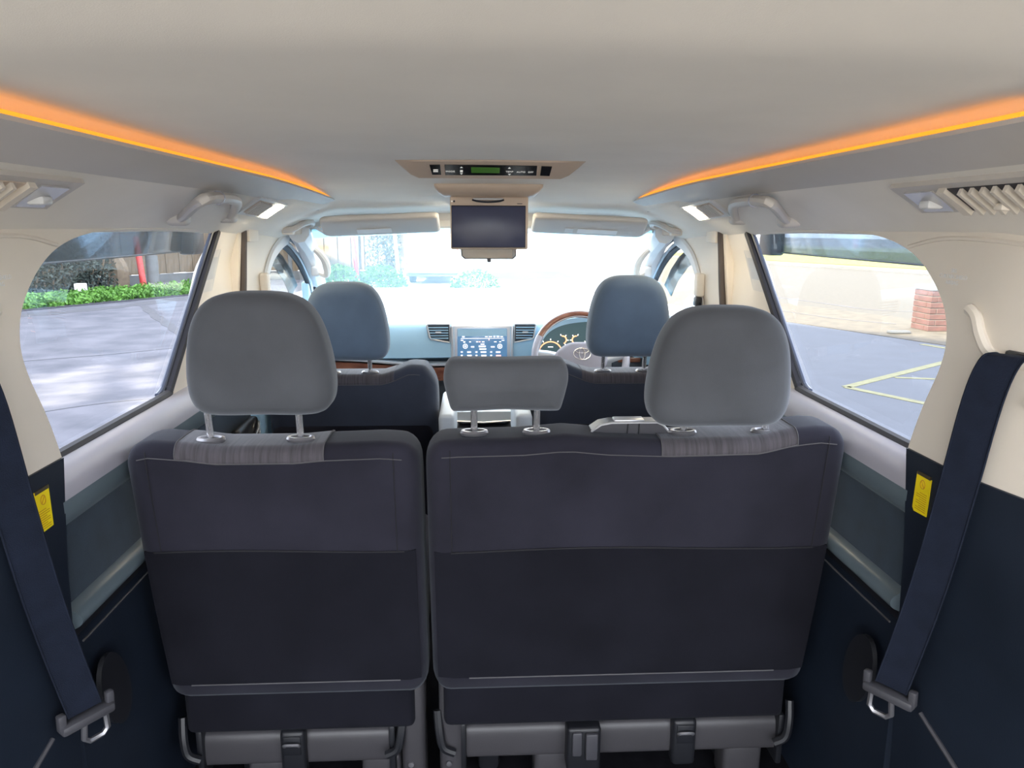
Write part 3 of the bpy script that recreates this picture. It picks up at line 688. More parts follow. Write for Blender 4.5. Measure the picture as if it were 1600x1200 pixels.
# centre stack
st = MB().rbox((-.130, 2.868, .86), (.118, 2.93, 1.240), .010, 3).build('centre_stack', M['silver'], db)
sc = MB().rbox((-.104, 2.8630, 1.03), (.092, 2.870, 1.226), .004, 2).build('screen', M['nav'], st)
MB().box((-.102, 2.8622, 1.196), (.090, 2.8632, 1.224)).build('screen_top_bar', M['dash'], sc)
def mark(px, py, wpx, hpx, mt, Y=2.8618):
    a = at(px, py, Y=Y); k = 2.86 / F_PX
    MB().box((a.x, Y - .0006, a.z - hpx * k), (a.x + wpx * k, Y, a.z)).build('screen_print', mt, sc)
for px, py, wp, hp, mm in ((722, 525.5, 4, 1.6, 'p'), (758, 525.5, 4, 1.2, 'p'), (764, 525.5, 5, 1.2, 'p'), (771, 525, 3, 2, 'p'), (776, 525, 4, 2, 'p'), (782, 525.5, 4, 1.4, 'p'),
        (720, 528.6, 68, .5, 'p'), (763.5, 528, 1.2, 4, 'r'), (720, 531, 4, 1.4, 'p'), (784, 531, 4, 1.2, 'p'), (724, 533.5, 3, 1.8, 'p'), (733, 533.5, 3, 1.4, 'p'), (744, 533.5, 3, 1.4, 'p'), (748, 533.5, 3, 1.4, 'r'), (753, 533.5, 4, 1.4, 'p'),
        (772, 533.5, 4, 1.2, 'p'), (780, 533.5, 3, 1.2, 'p'), (736, 541, 5, 2, 'p'), (748, 540, 11, 2.4, 'p'), (751, 537, 6, 1.4, 'p'), (749, 544.5, 11, 1.8, 'p'), (767, 541, 6, 2, 'p'),
        (720, 549, 3, 2, 'p'), (730, 549, 6, 2.2, 'p'), (743, 549, 3, 2.2, 'p'), (751, 549, 9, 2.2, 'p'), (766, 549, 3, 2, 'p'), (775, 549, 7, 2.2, 'p'), (720, 554.6, 3, 1.6, 'p'), (730, 554.6, 7, 2, 'p'), (743, 554.6, 3, 1.6, 'p'), (752, 554.6, 8, 2, 'p'), (766, 554.6, 3, 1.6, 'p'), (775, 554.6, 8, 2, 'r')):
    mark(px, py, wp, hp, M['nav_print' if mm == 'p' else 'nav_red'])
for px in (727, 781):
    c = at(px, 541, Y=2.861)
    MB().tube([(c.x + .0085 * math.cos(a), 2.861, c.z + .0085 * math.sin(a)) for a in [2 * PI * i / 20 for i in range(20)]], .0011, 5, closed=True).build('screen_dial', M['nav_print'], sc)
    MB().lathe([(.001, 0), (.0035, 0), (.0035, .001), (.001, .001)], frame((c.x, 2.8615, c.z), (1, 0, 0), (0, 0, 1)), 12).build('screen_dial_dot', M['nav_print'], sc)
for x in (-.117, .105):
    MB().box((x - .0012, 2.8665, .88), (x + .0012, 2.869, 1.232)).build('frame_groove', M['dash'], st)
# vents beside the screen
for nm, poly in (('l', [(-.133, 1.243), (-.216, 1.243), (-.222, 1.238), (-.212, 1.190), (-.205, 1.183), (-.133, 1.170)]), ('r', [(.121, 1.243), (.200, 1.243), (.206, 1.238), (.198, 1.190), (.191, 1.183), (.121, 1.170)])):
    v = MB().prism(poly, lambda u, v_, w_: Vector((u, w_, v_)), 2.874, 2.885).build('air_vent', M['dash_dark'], db, smooth=False)
    MB().tube([(u, 2.872, z) for u, z in poly], .0042, 6, closed=True).build('vent_frame', M['silver'], v)
    xa, xb = min(p[0] for p in poly), max(p[0] for p in poly)
    for k in range(5):
        z = 1.231 - .0105 * k
        sh = .010 if nm == 'l' else 0; sh2 = .010 if nm == 'r' else 0
        MB().box((xa + .006 + sh * k / 4, 2.866, z - .003 - .0), (xb - .006 - sh2 * k / 4, 2.876, z)).build('vent_slat', M['dash'], v, smooth=False)
    cx = (xa + xb) / 2
    MB().rbox((cx - .012, 2.860, 1.207), (cx + .012, 2.870, 1.214), .003, 2).build('vent_tab', M['silver'], v)
# hood over the instruments and the lit cluster
HO = [(.195, 1.09), (.200, 1.16), (.222, 1.215), (.262, 1.250), (.32, 1.270), (.41, 1.279), (.50, 1.272), (.57, 1.256), (.62, 1.225), (.645, 1.17), (.65, 1.09)]
HO = [(p.x, p.y) for p in catmull([(a, b, 0) for a, b in HO], 4)]
hi = [(lerp(.42, u, .93), lerp(1.09, v, .90)) for u, v in HO]
MB().loft([[Vector((u, 2.80, v)) for u, v in HO] + [Vector((u, 2.80, v)) for u, v in hi[::-1]], [Vector((u, 2.98, v)) for u, v in HO] + [Vector((u, 2.98, v)) for u, v in hi[::-1]]]).build('cluster_hood', M['dash'], db, thr=30)
cl = MB().prism(hi, lambda u, v, w_: Vector((u, w_, v)), 2.855, 2.90).build('instrument_cluster', M['gauge'], db, smooth=False)
def arc(cx, cz, r, a0, a1, mt, th=.0022, nm='gauge_arc', Y=2.852):
    n = 18
    MB().tube([(cx + r * math.cos(math.radians(lerp(a0, a1, i / n))), Y, cz + r * math.sin(math.radians(lerp(a0, a1, i / n)))) for i in range(n + 1)], th, 6).build(nm, mt, cl)
def ticks(cx, cz, r, a0, a1, n, mt):
    for i in range(n):
        a = math.radians(lerp(a0, a1, i / (n - 1)))
        d_ = Vector((math.cos(a), 0, math.sin(a)))
        c = Vector((cx, 2.851, cz))
        MB().tube([c + d_ * r, c + d_ * (r + .006)], .0018, 5).build('gauge_tick', mt, cl)
c = at(860, 552, Y=2.852); arc(c.x, c.z, .046, 0, 200, M['gauge_lit']); ticks(c.x, c.z, .052, -5, 185, 7, M['gauge_white'])
MB().tube([(c.x - .006, 2.85, c.z - .003), (c.x - .036, 2.85, c.z - .006)], .0022, 6).build('gauge_needle', M['gauge_lit'], cl)
MB().box((c.x - .010, 2.850, c.z + .024), (c.x + .010, 2.852, c.z + .0265)).build('gauge_legend', M['gauge_white'], cl)
c = at(879, 531, Y=2.852); arc(c.x, c.z, .015, -70, 100, M['gauge_lit'], .0024); ticks(c.x, c.z, .018, -60, 110, 4, M['gauge_white'])
c = at(900, 531, Y=2.852); arc(c.x, c.z, .015, 80, 250, M['gauge_lit'], .0024); ticks(c.x, c.z, .018, 70, 240, 4, M['gauge_white'])
c = at(925, 552, Y=2.852); arc(c.x, c.z, .046, -20, 180, M['gauge_lit']); ticks(c.x, c.z, .052, -5, 185, 7, M['gauge_white'])
for px in (889.5, 896.5):
    a = at(px, 541, Y=2.852); MB().rbox((a.x - .003, 2.849, a.z - .004), (a.x + .003, 2.853, a.z + .004), .001, 2).build('warning_light', M['gauge_white'], cl)
# switch panel right of the wheel
sp = MB().rbox((.50, 2.845, 1.00), (.64, 2.88, 1.125), .012, 3).build('switch_panel', M['dash_dark'], db)
MB().rbox((.53, 2.838, 1.092), (.62, 2.85, 1.112), .004, 2).build('wood_strip', M['wood'], sp)
MB().rbox((.478, 2.835, 1.00), (.505, 2.86, 1.125), .008, 3).build('silver_strip', M['silver'], sp)
MB().lathe([(.001, 0), (.016, 0), (.018, .004), (.012, .014), (.001, .015)], frame((.575, 2.845, 1.055), (1, 0, 0), (0, 0, 1)), 20).build('mirror_knob', M['black'], sp)
MB().rbox((.40, 2.835, 1.03), (.47, 2.87, 1.12), .02, 3).build('column_stalk_cover', M['sill'], db)

# steering wheel
sw_c = Vector((.357, 2.675, 1.145)); tl_ = math.radians(28)
SU = Vector((1, 0, 0)); SV = Vector((0, math.sin(tl_), math.cos(tl_))); SN = Vector((0, -math.cos(tl_), math.sin(tl_)))
W = lambda u, v, n=0.0: sw_c + SU * u + SV * v + SN * n
sw = thing('steering_wheel', sw_c, 'steering wheel with wood rim and grey airbag pad in front of the driver seat', 'steering wheel')
ang = lambda a0, a1, n: [math.radians(lerp(a0, a1, i / n)) for i in range(n + 1)]
MB().tube([W(.170 * math.cos(a), .170 * math.sin(a)) for a in ang(28, 152, 24)], .0135, 10).build('wood_rim', M['wood'], sw)
MB().tube([W(.170 * math.cos(a), .170 * math.sin(a)) for a in ang(152, 388, 40)], .014, 10).build('leather_rim', M['sill'], sw)
for r_, n_ in ((.158, .008), (.1785, .010)):
    MB().tube([W(r_ * math.cos(a), r_ * math.sin(a), n_) for a in ang(28, 152, 24)], .0022, 6).build('rim_inlay', M['silver'], sw)
hub = [(0, .052), (.045, .048), (.085, .022), (.098, -.005), (.085, -.05), (.045, -.085), (0, -.09), (-.045, -.085), (-.085, -.05), (-.098, -.005), (-.085, .022), (-.045, .048)]
hub = [(p.x, p.y) for p in catmull([(a, b, 0) for a, b in hub], 4, True)]
pad = MB().pillow(hub, .05, .018, lambda u, v, w_: W(u, v, w_ + .008), .004).build('airbag_pad', M['wheel_grey'], sw)
for a0 in (-1, 1):
    MB().tube([W(a0 * .08, -.01, 0), W(a0 * .125, .004, 0), W(a0 * .168, .012, 0)], [.026, .022, .018], 8, flat=.45, side=SN).build('spoke', M['silver'], sw)
MB().tube([W(0, -.07, 0), W(0, -.168, 0)], [.03, .02], 8, flat=.45, side=SN).build('spoke', M['silver'], sw)
em = [(.031, .0225, 0), (.0105, .0215, 0), (.0235, .0095, .0115)]
for rx, ry, dv in em:
    MB().tube([W(rx * math.cos(a), ry * math.sin(a) + dv, .0375) for a in ang(0, 360, 28)[:-1]], .0017, 6, closed=True).build('emblem', M['chrome'], pad)
MB().tube([sw_c - SN * .02, sw_c - SN * .22], .035, 12).build('column', M['black'], sw)

# centre console with its pale tray
cc = thing('centre_console', (0, 2.6, .40), 'dark centre console with a pale sliding tray between the front seats', 'console')
MB().rbox((-.115, 2.56, .40), (.108, 2.862, .925), .025, 4).build('body', M['black'], cc)
tp = [(-.107, .938), (-.104, .972), (.092, .972), (.097, .938), (.07, .930), (-.08, .930)]
ty_ = MB().prism(tp, lambda u, v, w_: Vector((u, w_, v)), 2.545, 2.80).build('tray', M['arm'], cc, thr=30)
MB().tube([(-.107, 2.543, .938), (-.005, 2.540, .933), (.097, 2.543, .938)], .004, 6).build('tray_edge', M['silver'], ty_)
MB().tube(catmull([(-.06, 2.555, .80), (-.03, 2.552, .795), (.03, 2.552, .795), (.06, 2.555, .80)], 4), .0018, 5).build('pocket_edge', M['seam'], cc)

# ================================================================== THINGS ON THE HEADLINER
# climate control panel
T0 = Vector((0, 1.490, ceil_z(0, 1.49) - .001)); B0 = Vector((0, 1.562, .0)); B0.z = at(767, 279, Y=1.562).z
oc = thing('overhead_climate_panel', (0, 1.53, 1.745), 'tan overhead climate control panel with green display on the headliner', 'control panel')
m = MB(); rings = []
for x, k in [(-.186, .02), (-.176, .35), (-.160, .8), (-.145, 1.0), (-.07, 1), (0, 1), (.07, 1), (.145, 1.0), (.160, .8), (.176, .35), (.186, .02)]:
    zc = ceil_z(x, 1.53); b = lerp(1.0, .0, 1 - k)
    rings.append([Vector((x, 1.484, ceil_z(x, 1.484) + .004)), Vector((x, 1.490, ceil_z(x, 1.49) - .003 * k)), Vector((x, lerp(1.50, 1.562, k), lerp(zc, B0.z, k))), Vector((x, lerp(1.51, 1.575, k), lerp(zc, B0.z + .002, k))), Vector((x, lerp(1.52, 1.63, k), zc + .004))])
hs = m.loft(rings).build('housing', M['tan'], oc, thr=28)
FA_ = frame(lerp(T0, B0, .5), (1, 0, 0), T0 - B0)      # x right, y up the face, z toward the viewer
fl_ = (T0 - B0).length
if (FA_.to_3x3() @ Vector((0, 0, 1))).y > 0: FA_ = frame(lerp(T0, B0, .5), (1, 0, 0), B0 - T0)
def onface(px, py):
    d = ray(px, py); n = FA_.to_3x3() @ Vector((0, 0, 1)); o = FA_.translation
    p = CAM + d * ((o - CAM).dot(n) / d.dot(n)); q = FA_.inverted() @ p; return q.x, q.y
def fbox(pxs, nm, mt, par, h0=.0005, h1=.003):
    q = [onface(*p) for p in pxs]
    return MB().prism(q, lambda u, v, w_: FA_ @ Vector((u, v, w_)), h0, h1).build(nm, mt, par, smooth=False)
bz = fbox([(658, 251), (880, 253), (868, 277), (668, 276)], 'bezel', M['tan'], oc, -.002, .0012)
fbox([(671, 255.5), (687.5, 255.5), (689.5, 271), (675.5, 271)], 'button', M['panel_black'], oc, 0, .003)
kp = fbox([(694.5, 255.5), (839.5, 257.5), (838, 272.5), (696, 271.5)], 'key_panel', M['panel_black'], oc, 0, .003)
fbox([(846, 258), (862.5, 258.5), (858.5, 273), (844, 272.5)], 'button', M['panel_black'], oc, 0, .003)
fbox([(736, 259), (781, 259.7), (780.5, 268), (736.5, 267.5)], 'display', M['lcd'], kp, .003, .0036)
sgn = 1 if (FA_.to_3x3() @ Vector((0, 1, 0))).z > 0 else -1
def ftext(px, py, body, size, sx=1.0):
    u, v = onface(px, py)
    Mx = FA_ @ Matrix.Translation((u, v, .0034))
    if sgn < 0: Mx = Mx @ Matrix.Diagonal((1, -1, 1, 1))
    text('key_lettering', body, size, Mx, M['print_white'], kp, sx=sx)
ftext(703.5, 265.5, 'MODE', .0085, .75); ftext(796, 266, 'TEMP', .0085, .75); ftext(814, 266.5, 'AUTO', .0085, .75); ftext(829, 266.8, 'OFF', .0085, .75)
for px, py, up in ((721, 259, 1), (721, 269.5, -1), (796, 260, 1), (796, 270.5, -1)):
    fbox([(px - 2.2, py + up), (px + 2.2, py + up), (px, py - up)], 'key_arrow', M['print_white'], kp, .003, .0035)
fbox([(718.8, 263.5), (723.2, 263.5), (723.2, 266.7), (718.8, 266.7)], 'key_fan_symbol', M['print_white'], kp, .003, .0035)
for py in (262.5, 265): fbox([(677, py), (684.5, py), (684.5, py + 1.3), (677, py + 1.3)], 'button_print', M['print_white'], kp, .003, .0035)

# fold-down monitor
mo = thing('fold_down_monitor', (.005, 1.92, 1.73), 'fold-down ceiling monitor with dark screen in a tan frame', 'monitor')
pod = []
for x, k in [(-.137, .25), (-.128, .7), (-.112, 1), (-.05, 1), (.005, 1), (.06, 1), (.122, 1), (.138, .7), (.147, .25)]:
    zt = ceil_z(x, 2.03) + .004
    pf = [(1.985, ceil_z(x, 1.985) + .003), (1.983, ceil_z(x, 1.985) - .004), (1.99, zt - .017 * k - .004), (2.03, zt - .030 * k - .003), (2.08, zt - .030 * k), (2.11, zt - .006)]
    pod.append([Vector((x, y, z)) for y, z in pf])
MB().loft(pod).build('pod', M['tan'], mo, thr=50)
YM = 2.03
c0_, c1_ = at(703, 306, Y=YM), at(825, 390, Y=YM)
pn = MB().rbox((c0_.x, YM, c1_.z), (c1_.x, YM + .022, c0_.z), .006, 3).build('panel', M['tan'], mo)
a0, a1 = at(705.5, 321.5, Y=YM), at(820.5, 386.5, Y=YM)
scr = MB().rbox((a0.x, YM - .0025, a1.z), (a1.x, YM + .002, a0.z), .0015, 2).build('screen', M['screen'], pn)
MB().tube([(a0.x, YM - .002, a0.z), (a1.x, YM - .002, a0.z), (a1.x, YM - .002, a1.z), (a0.x, YM - .002, a1.z)], .0012, 5, closed=True).build('screen_surround', M['black'], pn)
l0, l1 = at(739, 309, Y=YM), at(786, 313, Y=YM)
MB().rbox((l0.x, YM - .008, l1.z), (l1.x, YM + .008, l0.z), .003, 2).build('latch', M['silver'], pn)
MB().tube(catmull([(l0.x - .002, YM - .006, l1.z + .001), (lerp(l0.x, l1.x, .15), YM - .008, l1.z - .003), (lerp(l0.x, l1.x, .5), YM - .008, l1.z - .005), (lerp(l0.x, l1.x, .85), YM - .008, l1.z - .003), (l1.x + .002, YM - .006, l1.z + .001)], 4), .0025, 6).build('latch_shadow_lip', M['dark'], pn)
c = at(709.5, 314.5, Y=YM); MB().lathe([(.0005, 0), (.0028, 0), (.0028, .0012), (.0005, .0012)], frame((c.x, YM, c.z), (1, 0, 0), (0, 0, 1)), 14).build('button', M['black'], pn)
c = at(706, 314.5, Y=YM); MB().lathe([(.0005, 0), (.0022, 0), (.0022, .001), (.0005, .001)], frame((c.x, YM, c.z), (1, 0, 0), (0, 0, 1)), 14).build('indicator', M['print_white'], pn)
c = at(812, 318.3, Y=YM); MB().box((c.x - .007, YM - .001, c.z - .0008), (c.x + .007, YM + .0002, c.z + .0008)).build('maker_mark', M['dark'], pn)

# rear-view mirror
rm = thing('rear_view_mirror', (.012, 2.5, 1.60), 'rear-view mirror peeking out below the ceiling monitor', 'mirror')
m0, m1 = at(720, 388, Y=2.45), at(807, 404, Y=2.45)
mo_ = [(m0.x + .012, m1.z - .001), (m0.x + .002, m1.z + .008), (m0.x, m1.z + .03), (m0.x + .01, m1.z + .062), (m1.x - .01, m1.z + .062), (m1.x, m1.z + .03), (m1.x - .002, m1.z + .008), (m1.x - .012, m1.z - .001)]
MB().prism(mo_, lambda u, v, w_: Vector((u, w_ + (v - 1.55) * .18, v)), 2.452, 2.478).build('housing', M['dark'], rm, thr=30)
MB().prism([(lerp(.012, u, .965), lerp(1.545, v, .93)) for u, v in mo_], lambda u, v, w_: Vector((u, w_ + (v - 1.55) * .18, v)), 2.4495, 2.452).build('glass', M['mirror'], rm, smooth=False)
MB().tube([(.012, 2.48, 1.55), (.012, 2.55, 1.60), (.012, 2.60, 1.70)], .009, 8).build('stem', M['dark'], rm)
MB().rbox((.008, 2.452, m1.z - .012), (.020, 2.47, m1.z + .002), .003, 2).build('dimming_lever', M['buckle'], rm)

# added lamp, unseen behind the monitor, brightens the front of the cabin
ml = thing('added_map_lamp', (0, 2.40, 1.69), 'added lit map lamp brightening the front, unseen behind the fold-down monitor', 'lamp')
zc_ = ceil_z(0, 2.40)
MB().rbox((-.10, 2.33, zc_ - .022), (.10, 2.47, zc_ + .006), .010, 3).build('housing', M['beige_grey'], ml)
for x in (-.06, .06): MB().rbox((x - .032, 2.36, zc_ - .0245), (x + .032, 2.44, zc_ - .020), .002, 2).build('lamp_lens', M['lamp'], ml)

# sun visors
for s, px0, px1 in ((-1, 499, 687), (1, 831, 1012)):
    xa, xb = at(px0, 352, Y=2.5).x, at(px1, 352, Y=2.5).x
    t = thing('sun_visor', ((xa + xb) / 2, 2.52, 1.66), 'grey sun visor folded up on the %s' % ('passenger side, left of the monitor' if s < 0 else 'driver side, right of the monitor'), 'sun visor', 'sun visors')
    out = xa if s < 0 else xb; inn = xb if s < 0 else xa
    drop = .017
    def vz(x, e): return -drop * abs((x - inn) / (out - inn)) ** 1.2
    L_ = abs(out - inn)
    ol = []
    for cu_, cv_, a0_, rr in ((L_ - .030, .020, -90, .020), (L_ - .030, .100, 0, .025), (.014, .111, 90, .014), (.014, .014, 180, .014)):
        ol += [(cu_ + rr * math.cos(math.radians(a0_ + 15 * k)), cv_ + rr * math.sin(math.radians(a0_ + 15 * k))) for k in range(7)]
    sd = 1 if out > inn else -1
    fn = lambda u, v, w_: Vector((inn + sd * u, 2.44 + v * .90 + w_ * .35, 1.657 - v * .42 + w_ * .93 + vz(inn + sd * u, 0)))
    vb = MB().pillow(ol, .020, .009, fn, .001, 4).build('visor_blade', M['beige_grey'], t)
    for a, b, nm in (((557, 611, 'warning_sticker'),) if s < 0 else ((903, 965, 'warning_sticker'), (883, 896, 'ticket_clip'))):
        ua, ub = abs(at(a, 356, Y=2.5).x - inn), abs(at(b, 356, Y=2.5).x - inn)
        lo, hi_ = min(ua, ub), max(ua, ub)
        pts = [fn(lerp(lo, hi_, i / 5), v, -.0122) for v in (.070, .100) for i in range(6)]
        p2_ = [p + Vector((0, -.0005, -.0012)) for p in pts]
        MB().loft([[pts[i], pts[6 + i], p2_[6 + i], p2_[i]] for i in range(6)]).build(nm, M['white' if nm == 'warning_sticker' else 'pale'], vb)
    MB().tube([fn(L_ - .012, .118, 0), fn(L_ + .02, .118, .01) + Vector((0, 0, .012))], .005, 8).build('pivot', M['pale'], t)

# grab handles on the roof rail, reading lamps, rear vents, amber light coves
for s in (-1, 1):
    side = 'left' if s < 0 else 'right'; mir = s < 0
    t = thing('roof_grab_handle', (s * .62, 1.75, 1.65), 'large grey roof grab handle above the %s rear side window' % side, 'grab handle', 'roof grab handles')
    hq = [tuple(at(a_, b_, X=-x_)) for a_, b_, x_ in ((279, 343, .655), (290, 335, .62), (303, 322, .575), (318, 312, .53), (340, 309, .522), (360, 311, .526), (369, 316, .545), (367, 327, .595), (356, 341, .65))]
    hp = catmull([(-x_, y_, z_) for x_, y_, z_ in hq], 6)
    MB().tube(hp, [lerp(.0105, .0130, math.sin(PI * i / (len(hp) - 1))) for i in range(len(hp))], 10, flat=.85).build('bar', M['beige_grey'], t, mirror=mir)
    jm = len(hp) // 2
    MB().tube([hp[jm] * 1.0, hp[jm].lerp(hp[jm + 1], .4)], .0137, 10).build('bar_joint', M['sill'], t, mirror=mir)
    for e_ in (hp[1], hp[-2]):
        MB().rbox((e_.x - .02, e_.y - .022, e_.z - .014), (e_.x + .024, e_.y + .022, e_.z + .016), .012, 3).build('mount', M['beige_grey'], t, mirror=mir)
    t = thing('front_grab_handle', (s * .60, 2.56, 1.63), 'small folding grab handle above the %s front door' % side, 'grab handle', 'front door grab handles')
    hp = catmull([(.652, 2.47, 1.604), (.622, 2.475, 1.607), (.598, 2.50, 1.622), (.585, 2.545, 1.630), (.582, 2.585, 1.629), (.594, 2.61, 1.620), (.630, 2.615, 1.603)], 5)
    MB().tube(hp, .010, 8).build('bar', M['beige_grey'], t, mirror=mir)
    for yy in (2.49, 2.60):
        MB().rbox((.622, yy - .016, 1.588), (.66, yy + .016, 1.614), .006, 2).build('mount', M['beige'], t, mirror=mir)
    # reading lamp with small vent
    def onroof(x0, x1, y0, y1, off0, off1, nx_=5, ny_=5, skew=0.0):
        A = []; B = []
        for j in range(ny_ + 1):
            for i in range(nx_ + 1):
                x = lerp(x0, x1, i / nx_); y = lerp(y0, y1, j / ny_) + skew * (i / nx_)
                A.append(ceil_pt(x, y, off0)); B.append(ceil_pt(x, y, off1))
        n = nx_ + 1; f = [(j * n + i, j * n + i + 1, (j + 1) * n + i + 1, (j + 1) * n + i) for j in range(ny_) for i in range(nx_)]
        bd = [i for i in range(nx_)] + [j * n + nx_ for j in range(ny_)] + [ny_ * n + i for i in range(nx_, 0, -1)] + [j * n for j in range(ny_, 0, -1)]
        o = len(A); m = MB(); m.add(A + B, f + [tuple(o + q for q in g) for g in f] + [(bd[i], bd[(i + 1) % len(bd)], o + bd[(i + 1) % len(bd)], o + bd[i]) for i in range(len(bd))])
        return m
    t = thing('reading_lamp', (s * .57, 1.95, 1.69), 'lit white reading lamp with small air vent above the %s front side' % side, 'lamp', 'lit reading lamps')
    hz = onroof(.530, .612, 1.79, 2.04, -.004, .006, skew=.08).build('housing', M['pale'], t, mirror=mir, thr=30)
    onroof(.538, .604, 1.965, 2.025, .005, .0085, skew=.072).build('lamp_lens', M['lamp'], t, mirror=mir, thr=30)
    onroof(.540, .600, 1.82, 1.935, .004, .007, skew=.062).build('vent_recess', M['tan'], t, mirror=mir, thr=30)
    for k in range(8):
        y = 1.826 + .0135 * k
        onroof(.542, .598, y, y + .005, .006, .012, 3, 1, skew=.06).build('vent_slat', M['beige_grey'], t, mirror=mir)
    # long rear ceiling vent with unlit lamp
    t = thing('rear_ceiling_vent', (s * .60, .95, 1.68), 'long grey ceiling vent with unlit lamp at the %s rear' % side, 'air vent', 'rear ceiling vents')
    onroof(.560, .634, .60, 1.055, -.004, .007, skew=.035).build('housing', M['beige_grey'], t, mirror=mir, thr=30)
    ll = onroof(.574, .628, .975, 1.04, .006, .009, skew=.03).build('lamp_lens', M['lens'], t, mirror=mir, thr=30)
    MB().rbox(*[tuple(ceil_pt(.607, 1.025, .010) + Vector((d_, d_, d_ * .5))) for d_ in (-.012, .012)], .004, 2).build('lamp_switch', M['pale'], t, mirror=mir)
    onroof(.572, .630, .64, .945, .005, .008, skew=.03).build('vent_recess', M['rubber' if s > 0 else 'tan'], t, mirror=mir, thr=30)
    onroof(.570, .632, .940, .956, .006, .014, 3, 1, skew=.03).build('vent_bar', M['beige'], t, mirror=mir)
    for k in range(14):
        y = .650 + .020 * k
        onroof(.573, .629, y, y + .0065, .006, .016, 3, 1, skew=.03).build('vent_slat', M['beige'], t, mirror=mir)
    MB().rbox(*[tuple(ceil_pt(.612, .885, .014) + Vector((d_, d_, d_ * .6))) for d_ in (-.008, .008)], .003, 2).build('vent_tab', M['beige'], t, mirror=mir)
    # amber cove light
    t = thing('cove_light', (s * .48, 1.45, 1.73), 'amber light strip in a grey cove along the %s roof edge' % side, 'light strip', 'amber cove lights')
    lp = [(.452, 1.7115), (.4535, 1.7165), (.480, 1.7185), (.480, 1.738), (.515, 1.738), (.545, 1.690), (.537, 1.6845), (.505, 1.6935)]
    def cov(y):
        k = 1 - max(0, (y - 2.30) / .08) ** 2 if y > 2.30 else 1
        k2 = 1 - .9 * max(0, (.64 - y) / .06) ** 2 if y < .64 else 1
        dz = -(.075 * .45 + .04 * .55) * max(0, y - 1.6) ** 1.5
        return [Vector((lerp(.515, x, min(k, k2)), y, z + dz * .55)) for x, z in lp]
    MB().loft([cov(y) for y in [.58, .60, .62, .64] + [.64 + 1.66 * i / 30 for i in range(1, 31)] + [2.32, 2.34, 2.36, 2.378]]).build('cove_ledge', M['beige_grey'], t, mirror=mir, thr=25)
    MB().loft([[Vector((x, y, z - (.053 * max(0, y - 1.6) ** 1.5) * .55)) for x, z in ((.4555, 1.7172), (.4565, 1.7205), (.466, 1.7235), (.474, 1.7180))] for y in [.672 + 1.60 * i / 30 for i in range(31)]]).build('light_strip', M['orange'], t, mirror=mir)

